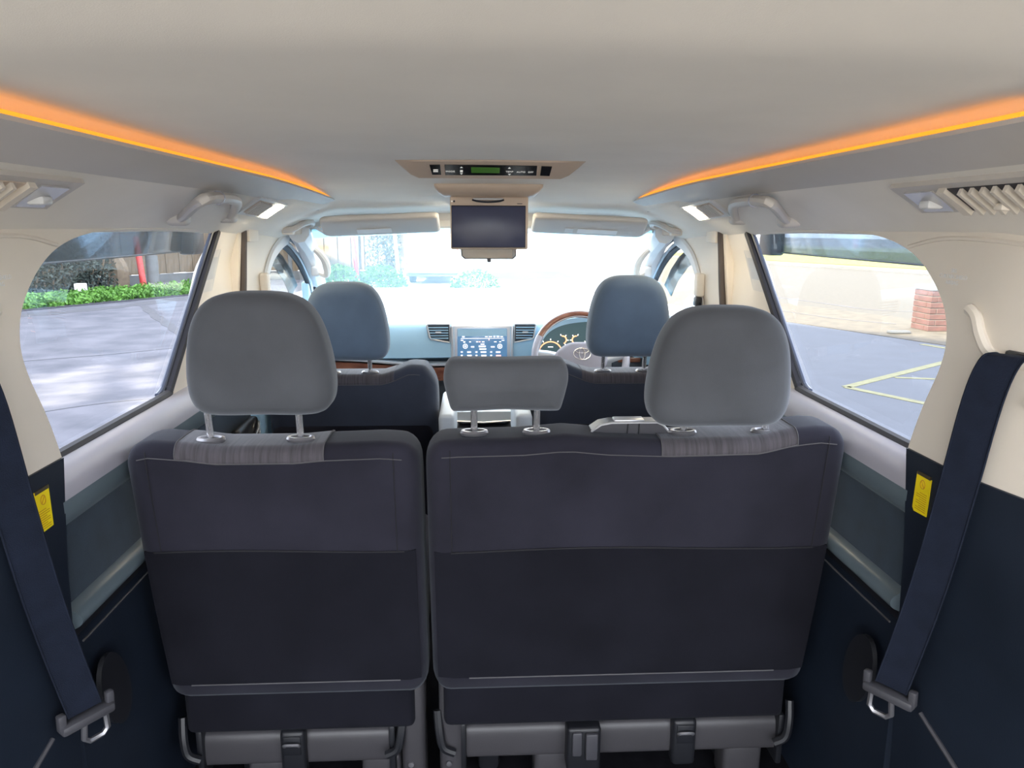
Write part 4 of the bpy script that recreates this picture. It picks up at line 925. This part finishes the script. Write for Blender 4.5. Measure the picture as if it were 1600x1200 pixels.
# ================================================================== BELTS AND LABELS AT THE REAR PILLARS
for s in (-1, 1):
    side = 'left' if s < 0 else 'right'; mir = s < 0
    t = thing('seat_belt', (s * .63, 1.03, .86), 'black rear seat belt hanging along the %s rear pillar' % side, 'seat belt', 'rear seat belts')
    cxs = [(.690, .925, 1.452), (.678, .925, 1.455), (.664, .930, 1.445), (.655, .940, 1.39), (.648, .955, 1.26), (.642, .975, 1.12), (.637, 1.000, 1.00), (.632, 1.025, .895)]
    cl_ = catmull(cxs, 5)
    wd = Vector((.58, -.81, 0)) * .0255
    MB().loft([[p - wd, p + wd, p + wd + Vector((-.0012, -.0010, 0)), p - wd + Vector((-.0012, -.0010, 0))] for p in cl_]).build('webbing', M['belt'], t, mirror=mir, thr=60)
    for k in (-1, 1):
        MB().tube([p + wd * (k * .94) + Vector((-.0012, -.0012, 0)) for p in cl_], .0013, 5).build('selvedge', M['belt'], t, mirror=mir)
    g_ = MB()
    g_.tube(catmull([(wall_x(y, z) - .004, y, z) for y, z in ((1.03, 1.505), (1.012, 1.495), (.995, 1.47), (.972, 1.448), (.935, 1.442), (.898, 1.448), (.872, 1.44), (.875, 1.41), (.90, 1.395))], 6), .0085, 8)
    g_.build('guide_bezel', M['beige'], t, mirror=mir)
    MB().rbox((.684, .90, 1.449), (.712, .952, 1.458), .004, 2, None).build('guide_slot', M['black'], t, mirror=mir)
    # tongue: a bar with two lugs and a slotted plate
    e = Vector((.632, 1.027, .885)); wn = Vector((.58, -.81, 0)); dn = Vector((.0, .12, -1)).normalized()
    tg = MB().rbox((-.040, -.004, -.012), (.040, .012, .010), .005, 2, frame(e, wn, dn)).build('tongue_bar', M['buckle'], t, mirror=mir)
    for k in (-1, 1):
        MB().rbox((k * .036 - .006, -.022, -.006), (k * .036 + .006, .006, .006), .003, 2, frame(e, wn, dn)).build('lug', M['buckle'], tg, mirror=mir)
    pl_ = [(-.016, .01), (-.018, .040), (-.010, .048), (.010, .048), (.018, .040), (.016, .01)]
    MB().tube([frame(e, wn, dn) @ Vector((a - .012, b, 0)) for a, b in pl_], .0045, 6).build('latch_plate', M['tongue'], tg, mirror=mir)
    # yellow warning label
    lc = [(1.024, 1.245), (1.061, 1.245), (1.061, 1.182), (1.026, 1.181)] if s < 0 else [(1.036, 1.241), (1.073, 1.243), (1.075, 1.184), (1.070, 1.179), (1.038, 1.181)]
    def lab(pts, o0, o1): return MB().prism(pts, lambda u, v, w_: Vector((low_x(u, v) - w_, u, v)), o0, o1)
    lb = lab(lc, .0005, .0018).build('warning_label', M['label'], mirror=mir, smooth=False)
    tag(lb, 'yellow warning label stuck on the %s lower quarter trim beside the belt' % side, 'label', 'yellow warning labels')
    y0 = 1.026 if s < 0 else 1.038
    lab([(y0, 1.2455), (y0 + .034, 1.2455), (y0 + .034, 1.240), (y0, 1.240)], .0006, .0022).build('label_header', M['label_dark'], lb, mirror=mir, smooth=False)
    MB().tube([(low_x(y0 + .017, 1.227) - .0022, y0 + .017 + .006 * math.cos(a), 1.228 + .007 * math.sin(a)) for a in [2 * PI * i / 16 for i in range(16)]], .0008, 5, closed=True).build('label_symbol', M['label_print'], lb, mirror=mir)
    MB().tube([(low_x(y0 + .017, 1.227) - .0022, y0 + .013, 1.223), (low_x(y0 + .017, 1.227) - .0022, y0 + .021, 1.233)], .0008, 5).build('label_symbol', M['label_print'], lb, mirror=mir)
    for k in range(9):
        z = 1.214 - .0035 * k
        lab([(y0 + .004, z), (y0 + (.030 if k % 3 else .022), z), (y0 + (.030 if k % 3 else .022), z - .0011), (y0 + .004, z - .0011)], .0012, .0021).build('label_print_line', M['label_print'], lb, mirror=mir, smooth=False)
    # front belt hanging at the door pillar
    t = thing('front_seat_belt', (s * .68, 2.28, 1.30), 'front seat belt and height adjuster on the %s door pillar' % side, 'seat belt', 'front seat belts')
    MB().rbox((.668, 2.305, 1.40), (.694, 2.345, 1.475), .008, 3).build('height_adjuster', M['beige'], t, mirror=mir)
    MB().rbox((.662, 2.292, 1.372), (.684, 2.325, 1.402), .006, 2).build('loop', M['black'], t, mirror=mir)
    MB().loft([[Vector((x, y - .018, z)), Vector((x - .002, y + .022, z)), Vector((x, y + .022, z)), Vector((x + .002, y - .018, z))] for x, y, z in ((.674, 2.305, 1.385), (.671, 2.285, 1.33), (.668, 2.27, 1.15), (.666, 2.26, .75))]).build('webbing', M['belt'], t, mirror=mir)

# ================================================================== OUTSIDE
# door mirrors
for s in (-1, 1):
    side = 'left' if s < 0 else 'right'
    t = thing('door_mirror', (s * .86, 3.12, 1.20), 'pale door mirror outside the %s front window' % side, 'mirror', 'door mirrors')
    MB().rbox((.86, 3.04, 1.175), (1.06, 3.16, 1.335), .045, 4).build('shell', M['mirror_shell'], t, mirror=s < 0)
    MB().rbox((.875, 3.032, 1.192), (1.045, 3.045, 1.318), .03, 3).build('mirror_glass', M['mirror'], t, mirror=s < 0)
    MB().rbox((.745, 3.07, 1.165), (.89, 3.13, 1.205), .012, 2).build('arm', M['black'], t, mirror=s < 0)

# ground pieces
RU = Vector((.40, -.9165)); RN = Vector((.9165, .40))          # along and across the road on the right
def rp(n, u, z=0.0): p = RN * n + RU * u; return Vector((p.x, p.y, z))
def slab(pts, z0, z1, nm, mt, label, par=None):
    n = len(pts); v = [Vector((p[0], p[1], z0)) for p in pts] + [Vector((p[0], p[1], z1)) for p in pts]
    o = MB().add(v, [tuple(range(n))[::-1], tuple(range(n, 2 * n))] + [(i, (i + 1) % n, n + (i + 1) % n, n + i) for i in range(n)]).build(nm, mt, par, smooth=False)
    if par is None: struct(o, label)
    return o
grd = slab([(-70, -1.4), (3.0, -1.4), (3.0, 13.2), (-4.4, 13.6), (-4.4, 24), (-70, 24)], -.2, 0, 'yard_ground', M['asphalt'], 'worn grey asphalt yard left of the car')
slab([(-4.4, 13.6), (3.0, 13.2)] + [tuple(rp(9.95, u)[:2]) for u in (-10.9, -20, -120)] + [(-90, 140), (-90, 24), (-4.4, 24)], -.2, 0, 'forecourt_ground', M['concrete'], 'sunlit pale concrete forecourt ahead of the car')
bay_g = slab([(3.0, -1.4), (9.95 / .9165 + .6, -1.4)] + [tuple(rp(9.95, u)[:2]) for u in (3, 0, -10.9)] + [(3.0, 13.2)], -.2, 0, 'bay_ground', M['bay'], 'smooth asphalt parking bay right of the car, tinted blue for its shade')
slab([(-70, -60), (80, -60), (80, -1.4), (-70, -1.4)], -.2, -.002, 'rear_apron_ground', M['apron'], 'unseen concrete ground behind the car, put in for bounce light')  # unseen ground, made concrete to bounce light into the cabin
def stripn(n0, n1, z, nm, mt, label): return slab([tuple(rp(n0, 0 + n0 * .4364 + 1.5)[:2]), tuple(rp(n1, 0 + n1 * .4364 + 1.5)[:2]), tuple(rp(n1, -160)[:2]), tuple(rp(n0, -160)[:2])], -.2, z, nm, mt, label)
pav = stripn(9.95, 12.3, .006, 'pavement', M['pavement'], 'sandy gritty pavement strip between bay and road')
rod = stripn(12.3, 24.6, 0, 'road', M['road'], 'sunlit gritty road beyond the parking bay')
stripn(24.6, 25.5, .10, 'kerb', M['kerb'], 'grey kerb along the far side of the road')
stripn(25.5, 48, .12, 'verge_lawn', M['lawn'], 'bright yellow-green grass verge across the road')
stripn(48, 90, 0, 'far_road', M['kerb'], 'grey far carriageway beyond the grass verge')
# cracks and joints in the surfaces
def groove(pts, wd_, mt, par, z):
    P = catmull([(a, b, z) for a, b in pts], 4); m = MB(); r = []
    for i, p in enumerate(P):
        t = (P[min(i + 1, len(P) - 1)] - P[max(i - 1, 0)]); n_ = Vector((-t.y, t.x, 0)).normalized() * wd_ * (.6 + .8 * random.random())
        r.append([p - n_, p + n_, p + n_ + Vector((0, 0, .003)), p - n_ + Vector((0, 0, .003))])
    return m.loft(r).build('surface_crack', mt, par, smooth=False)
def gz(*pp): return [tuple(at(a, b, Z=0)[:2]) for a, b in pp]
groove(gz((225, 478), (245, 495), (268, 511), (290, 528), (320, 548)), .10, M['crack'], grd, .0)
groove(gz((10, 567), (80, 561), (160, 555), (230, 548), (300, 541)), .018, M['crack'], grd, .0)
groove(gz((40, 648), (110, 637), (180, 628), (250, 622)), .014, M['crack'], grd, .0)
groove(gz((20, 494), (100, 488), (180, 480), (260, 470), (320, 462)), .22, M['crack'], grd, .0)
groove(gz((1190, 462), (1240, 468), (1300, 476), (1360, 484), (1440, 488)), .03, M['crack'], rod, .002)
groove(gz((1190, 482), (1260, 492), (1320, 500), (1400, 507)), .02, M['crack'], pav, .008)
# yellow bay markings
ym = thing('bay_marking', (4.5, 7.4, 0), 'faded yellow painted chevron lines on the parking bay', 'road marking')
def paint(a, b, wd_):
    p, q_ = at(*a, Z=.0), at(*b, Z=.0); n_ = Vector((-(q_ - p).y, (q_ - p).x, 0)).normalized() * wd_ / 2
    MB().loft([[p - n_, p + n_, p + n_ + Vector((0, 0, .004)), p - n_ + Vector((0, 0, .004))], [q_ - n_, q_ + n_, q_ + n_ + Vector((0, 0, .004)), q_ - n_ + Vector((0, 0, .004))]]).build('painted_line', M['yellow'], ym, smooth=False)
paint((1322, 605), (1500, 560), .10); paint((1322, 605), (1490, 640), .10); paint((1398, 590), (1500, 594), .07); paint((1440, 538), (1500, 548), .10)
# dirt and moss heap by the brick pier is part of the pavement; scattered stone
st_ = at(1405, 521, Z=0.006)
tag(MB().rbox((st_.x - .18, st_.y - .06, .006), (st_.x + .16, st_.y + .06, .05), .02, 2, None).build('loose_stone', M['kerb']), 'small loose stone lying by the brick gate pier', 'stone')

# brick pier at the bay corner
pb = at(1443, 517, Z=0); bx0, by0 = pb.x, pb.y - .10
bp = thing('brick_pier', (bx0 + .22, by0 + .22, 0), 'low red brick gate pier at the edge of the bay', 'pier')
S_ = .46; ch = .092; nc = 7
MB().box((bx0 + .012, by0 + .012, 0), (bx0 + S_ - .012, by0 + S_ - .012, nc * ch)).build('mortar_core', M['mortar'], bp, smooth=False)
def bmesh_data(sx, sy, sz):
    o = MB().rbox((0, 0, 0), (sx, sy, sz), .006, 1).build('brick', M['brick'], smooth=False); me = o.data; bpy.data.objects.remove(o); return me
g_ = .012; bw = .105; bl_ = S_ - bw - g_
b1 = bmesh_data(bl_, bw, ch - g_); b2 = bmesh_data(bw, bl_, ch - g_)
for c_ in range(nc):
    z = c_ * ch + g_ / 2
    if c_ % 2 == 0: spots = [(b1, 0, 0), (b2, S_ - bw, 0), (b1, bw + g_, S_ - bw), (b2, 0, bw + g_)]
    else: spots = [(b1, bw + g_, 0), (b2, S_ - bw, bw + g_), (b1, 0, S_ - bw), (b2, 0, 0)]
    for me, dx, dy in spots:
        o = bpy.data.objects.new('brick', me); COL.objects.link(o); o.parent = bp
        o.location = (bx0 + dx + random.uniform(-.003, .003), by0 + dy + random.uniform(-.003, .003), z)
MB().rbox((bx0 - .01, by0 - .01, nc * ch), (bx0 + S_ + .01, by0 + S_ + .01, nc * ch + .075), .012, 2).build('coping', M['post'], bp)

# timber fence, each plank a part
def fence(a, b, nm_label, h=1.75, wd_=.20, skip=None):
    A, B = Vector((*a, 0)), Vector((*b, 0)); d_ = (B - A); L_ = d_.length; d_.normalize(); n_ = Vector((-d_.y, d_.x, 0))
    t = thing('timber_fence', (A + B) / 2, nm_label, 'fence', 'timber fences')
    R_ = Matrix((d_, n_, Vector((0, 0, 1)))).transposed().to_4x4()
    base = MB().rbox((-.006, 0, 0), (wd_ + .006, .022, h - .28), .006, 1).build('plank', M['plank'], smooth=False); me = base.data; bpy.data.objects.remove(base)
    k = 0; x = 0
    while x < L_ - .05:
        o = bpy.data.objects.new('plank', me); COL.objects.link(o); o.parent = t
        p = A + d_ * x + n_ * (.024 * (k % 2)); R2 = R_.copy(); R2.translation = p + Vector((0, 0, .27 + random.uniform(-.012, .012)))
        o.matrix_basis = R2; x += wd_; k += 1
    T_ = R_.copy(); T_.translation = A
    MB().box((0, -.01, .0), (L_, .04, .26), T_).build('gravel_board', M['post'], t, smooth=False)
    for x in [i * 2.0 for i in range(int(L_ / 2) + 1)]:
        MB().rbox((x - .06, -.05, 0), (x + .06, .07, h + .1), .012, 1, T_).build('post', M['post'], t)
    for z in (.6, 1.4): MB().box((0, .035, z), (L_, .075, z + .08), T_).build('rail', M['plank'], t, smooth=False)
    return t
fence((-12.8, 16.5), (-7.75, 22.6), 'timber plank fence behind the green weeds on the left')
fence((-7.6, 22.7), (-2.25, 23.0), 'timber plank fence seen through the windscreen left of the van')

# leaf clusters
def leaves(nm, mt, n, pos, size, par=None):
    m = MB()
    for _ in range(n):
        c = Vector(pos()); s_ = size * random.uniform(.6, 1.3)
        a = Vector((random.gauss(0, 1), random.gauss(0, 1), random.gauss(0, 1))).normalized(); b = a.orthogonal().normalized()
        b = Matrix.Rotation(random.uniform(0, 6.3), 3, a) @ b; c2 = a.cross(b)
        m.add([c - b * s_, c - c2 * s_ * .45 + a * s_ * .1, c + b * s_, c + c2 * s_ * .45 + a * s_ * .1], [(0, 1, 2), (0, 2, 3)])
    return m.build(nm, mt, par, smooth=False)
def blob(cx, cy, rx, ry, h, z0=0.0):
    def f():
        while True:
            u, v, w_ = random.uniform(-1, 1), random.uniform(-1, 1), random.uniform(0, 1)
            q_ = u * u + v * v + w_ * w_
            if .35 < q_ < 1: return (cx + rx * u, cy + ry * v, z0 + h * w_)
    return f
# weeds along the left edge of the yard (nobody could count them)
A, B = Vector((*at(10, 490, Z=0)[:2], 0)), Vector((*at(345, 458, Z=0)[:2], 0)); A = A + (A - B) * .25; B = B + (B - A) * .12
nb = Vector((-(B - A).y, (B - A).x, 0)).normalized()
def wpos():
    t_ = random.random(); q_ = random.random()
    p = A.lerp(B, t_) + nb * (.15 + 1.35 * q_); hh = (.07 + .15 * random.random()) * (.5 + .8 * abs(math.sin(t_ * 23 + 4 * q_)))
    return (p.x, p.y, hh * random.random() ** .6)
wd_o = leaves('weeds', M['leaf'], 15000, wpos, .055)
tag(wd_o, 'bright green weeds growing along the left edge of the yard', 'weeds', kind='stuff')
# soil bed under the weeds and its edging
be = slab([tuple((A + nb * .1)[:2]), tuple((B + nb * .1)[:2]), tuple((B + nb * 3.2)[:2]), tuple((A + nb * 3.2)[:2])], 0, .03, 'soil_bed', M['crack'], 'dark soil bed along the fence')
# hedge of dark shrubs in front of the left fence
hed = thing('hedge', (-9.9, 16.6, 0), 'dark dense hedge behind the weeds on the far left', 'hedge')
H0, H1 = Vector((*at(-60, 477, Z=0)[:2], 0)), Vector((*at(172, 456, Z=0)[:2], 0))
def hpos():
    t_ = random.random(); p = H0.lerp(H1, t_); nn = Vector((-(H1 - H0).y, (H1 - H0).x, 0)).normalized()
    hh = 2.3 + .3 * math.sin(t_ * 17); w_ = random.random()
    return tuple(p + nn * (random.uniform(-.35, .5) * (1 - .3 * w_)) + Vector((0, 0, .05 + hh * w_)))
leaves('foliage', M['leaf_dark'], 16000, hpos, .06, hed)['kind'] = 'stuff'
for k in range(22):
    p = H0.lerp(H1, (k + random.random()) / 22); tp_ = p + Vector((random.uniform(-.5, .5), random.uniform(-.5, .5), random.uniform(1.3, 2.3)))
    MB().tube([p, p.lerp(tp_, .5) + Vector((random.uniform(-.15, .15), 0, 0)), tp_], [.022, .014, .006], 5).build('stem', M['twig'], hed)
# gnarled stump between hedge and fence
sp_ = at(186, 453, Z=0)
tag(MB().tube(catmull([(sp_.x, sp_.y, 0), (sp_.x + .05, sp_.y, .5), (sp_.x - .12, sp_.y, 1.0), (sp_.x + .05, sp_.y, 1.9)], 5), [.26 - .006 * i for i in range(16)], 9).build('tree_trunk', M['twig']), 'dark ivy-worn tree trunk between hedge and fence', 'tree trunk')
# red pole, grey post, white block at the left fence; poles in front
def pole(a, b, r_, mt, nm, label, cat):
    p = at(*a, Z=0.0); q_ = at(*b, Y=p.y + .15)
    d_ = (q_ - p); tag(MB().tube([p, p + d_ * 1.0, p + d_ * 1.6], r_, 10).build(nm, mt), label, cat)
pole((226, 455), (217, 402), .075, M['red'], 'marker_pole', 'red leaning marker pole by the left fence', 'pole')
pole((241, 453), (238, 420), .15, M['post'], 'concrete_stub', 'stout grey concrete stub post beside the red leaning pole', 'post')
wb = at(128, 466, Z=0); tag(MB().rbox((wb.x - .11, wb.y - .08, .0), (wb.x + .11, wb.y + .08, .33), .02, 2).build('white_block', M['white']), 'small white block lying among the left weeds', 'block')
pole((559, 441), (553, 385), .06, M['red'], 'boundary_pole', 'red upright pole seen through the windscreen by the fence', 'pole')
pole((624, 441), (618, 378), .045, M['white'], 'boundary_pole', 'thin white leaning pole between the fence and the white van', 'pole')
# bushes seen through the windscreen
for px, py, rx, h_, n, lb, mt in ((532, 443, .55, .55, 900, 'small leafy bush at the fence foot beside the passenger headrest', 'leaf'), (597, 448, .7, .6, 1100, 'low leafy bush at the fence foot beside the white pole', 'leaf'), (742, 449, .68, .5, 1000, 'small leafy bush right of the white van', 'leaf')):
    c = at(px, py, Z=0)
    t = thing('bush', (c.x, c.y, 0), lb, 'bush', 'bushes at the fence')
    leaves('foliage', M[mt], n, blob(c.x, c.y, rx, .35, h_), .06, t)['kind'] = 'stuff'
    for k in range(4):
        a = Vector((c.x + random.uniform(-.2, .2), c.y, 0)); MB().tube([a, a + Vector((random.uniform(-.25, .25), 0, h_ * .7))], .012, 5).build('stem', M['twig'], t)
iv = thing('fence_creeper', (-3.3, 21.9, 0), 'pale creeper spilling over the fence beside the white pole', 'creeper')
leaves('foliage', M['leaf_dark'], 1100, lambda: (random.uniform(-3.3, -2.25), 22.62 + random.uniform(-.12, .05), random.uniform(.1, 1.9)), .06, iv)['kind'] = 'stuff'
for k in range(5): MB().tube([(-3.25 + .2 * k, 22.62, 0), (-3.2 + .2 * k, 22.6, 1.7)], .012, 5).build('stem', M['twig'], iv)

# white van parked ahead
v0, v1 = at(636, 440, Y=21.0).x, at(716, 440, Y=21.0).x
vn = thing('van', ((v0 + v1) / 2, 22.0, 0), 'white van with red edge trim parked beyond the windscreen', 'van')
vy = 20.9
bd = MB(); 
bd.rbox((v0, vy, .42), (v1, vy + 3.4, 2.25), .10, 4); bd.build('body', M['white'], vn)
bd = MB().prism([(vy + 3.3, .42), (vy + 3.3, 1.35), (vy + 4.0, 1.2), (vy + 4.5, .95), (vy + 4.55, .42)], lambda u, v, w_: Vector((w_, u, v)), v0 + .05, v1 - .05).build('bonnet', M['white'], vn, thr=30)
MB().rbox((v0 - .02, vy - .06, .22), (v1 + .03, vy + 4.5, .46), .05, 3).build('skirt', M['van_base'], vn)
MB().rbox((v0 + .03, vy - .13, .30), (v1 + .02, vy + .02, .47), .04, 3).build('rear_bumper', M['van_base'], vn)
for x, z in ((v0 - .005, 0), (v1 - .02, 0)): MB().rbox((x, vy - .012, .46), (x + .03, vy + .02, 2.15), .008, 2).build('edge_trim', M['red'], vn)
MB().rbox((v0 + .05, vy - .012, 1.62), (v1 - .05, vy + .01, 1.70), .008, 2).build('edge_trim', M['red'], vn)
MB().rbox(((v0 + v1) / 2 - .006, vy - .006, .5), ((v0 + v1) / 2 + .006, vy + .01, 2.1), .003, 1).build('door_gap', M['crack'], vn)
for x in (v0 + .15, v1 - .42): MB().rbox((x, vy - .008, 1.15), (x + .27, vy + .01, 1.55), .03, 2).build('rear_window', M['pale'], vn)
for x in (v0 + .02, v1 - .20):
    for y in (vy + .75, vy + 3.7):
        MB().lathe([(.001, 0), (.29, 0), (.31, .03), (.31, .16), (.29, .19), (.001, .19)], frame((x, y, .31), (0, 1, 0), (0, 0, 1)), 20).build('wheel', M['black'], vn)

# added white block far ahead, stands in for the blown-out glare
fb = thing('white_glare_block', (6.5, 44, 0), 'added plain white block far ahead, standing in for blown-out glare', 'building')
MB().box((.4, 44, 0), (12.6, 52, 6)).build('wall', M['white'], fb, smooth=False)
MB().box((.2, 43.8, 6), (12.8, 52.2, 6.3)).build('roof', M['pale'], fb, smooth=False)

# added unseen wall, shades yard and car; open bay lets sun patches through
WD = Vector((.8, .6, 0)); WT = Vector((.6, -.8, 0)); c0 = 12.0; te = math.tan(SUN_EL)
H_ = (11.4 + c0) * te
def onwall(x, y): p = Vector((x, y, 0)); return p.dot(WT), (p.dot(WD) + c0) * te      # (along, height) of the ray that lands at x, y
patches = []                                    # sunny spots on the yard: centre, half length along the view, half width
for px, py, hl, hw_ in ((98, 604, .95, .26), (130, 582, .5, .20), (58, 620, .7, .26), (205, 588, .95, .22), (206, 634, .40, .30), (228, 568, .4, .16), (40, 594, .4, .2)):
    patches.append((at(px, py, Z=0), hl, hw_))
def lands(t_, z):                               # where the ray through this spot of the wall meets the yard
    p = WD * (-c0) + WT * t_; return p + WD * (z / te)
holes = []
for c_, hl, hw_ in patches:
    for k in (-1, 0, 1):
        d_ = Vector((c_.x - CAM.x, c_.y - CAM.y, 0)).normalized(); q_ = c_ + d_ * (hl * k); holes.append(onwall(q_.x, q_.y))
def sunny(t_, z):
    g0 = lands(t_, z); best = 9
    for c_, hl, hw_ in patches:
        d_ = Vector((c_.x - CAM.x, c_.y - CAM.y, 0)).normalized(); n_ = Vector((-d_.y, d_.x, 0)); e_ = g0 - c_; e_.z = 0
        best = min(best, (e_.dot(d_) / hl) ** 2 + (e_.dot(n_) / hw_) ** 2)
    return best
ta = [-34, min(h[0] for h in holes) - .5, max(h[0] for h in holes) + .5, 1.0]
za, zb = min(h[1] for h in holes) - .25, max(h[1] for h in holes) + .25
def wp(t_, z, w_): return WD * (-c0 + w_) + WT * t_ + Vector((0, 0, z))
nb_ = MB()
def wseg(t0, t1, z0, z1): nb_.add([wp(t, z, w_) for w_ in (0, .25) for t, z in ((t0, z0), (t1, z0), (t1, z1), (t0, z1))], [(3, 2, 1, 0), (4, 5, 6, 7), (0, 1, 5, 4), (1, 2, 6, 5), (2, 3, 7, 6), (3, 0, 4, 7)])
wseg(ta[0], ta[1], 0, H_); wseg(ta[2], ta[3], 0, H_); wseg(ta[1], ta[2], 0, za); wseg(ta[1], ta[2], zb, H_)
struct(nb_.build('shade_wall', M['wallb'], smooth=False), 'unseen wall added to shade the yard and car')
# added leaves filling the wall's open bay, culled to shape the sun patches
pts_ = []
def vpos():
    while True:
        t_, z = random.uniform(ta[1], ta[2]), random.uniform(za, zb)
        if sunny(t_, z) > random.uniform(.7, 1.5) or random.random() < .03: return tuple(wp(t_, z, .12 + random.uniform(-.04, .04)))
tag(leaves('patch_mask_leaves', M['leaf_dark'], 30000, vpos, .048), 'added leaves culled to shape the sun patches', 'foliage', kind='stuff')

settle()
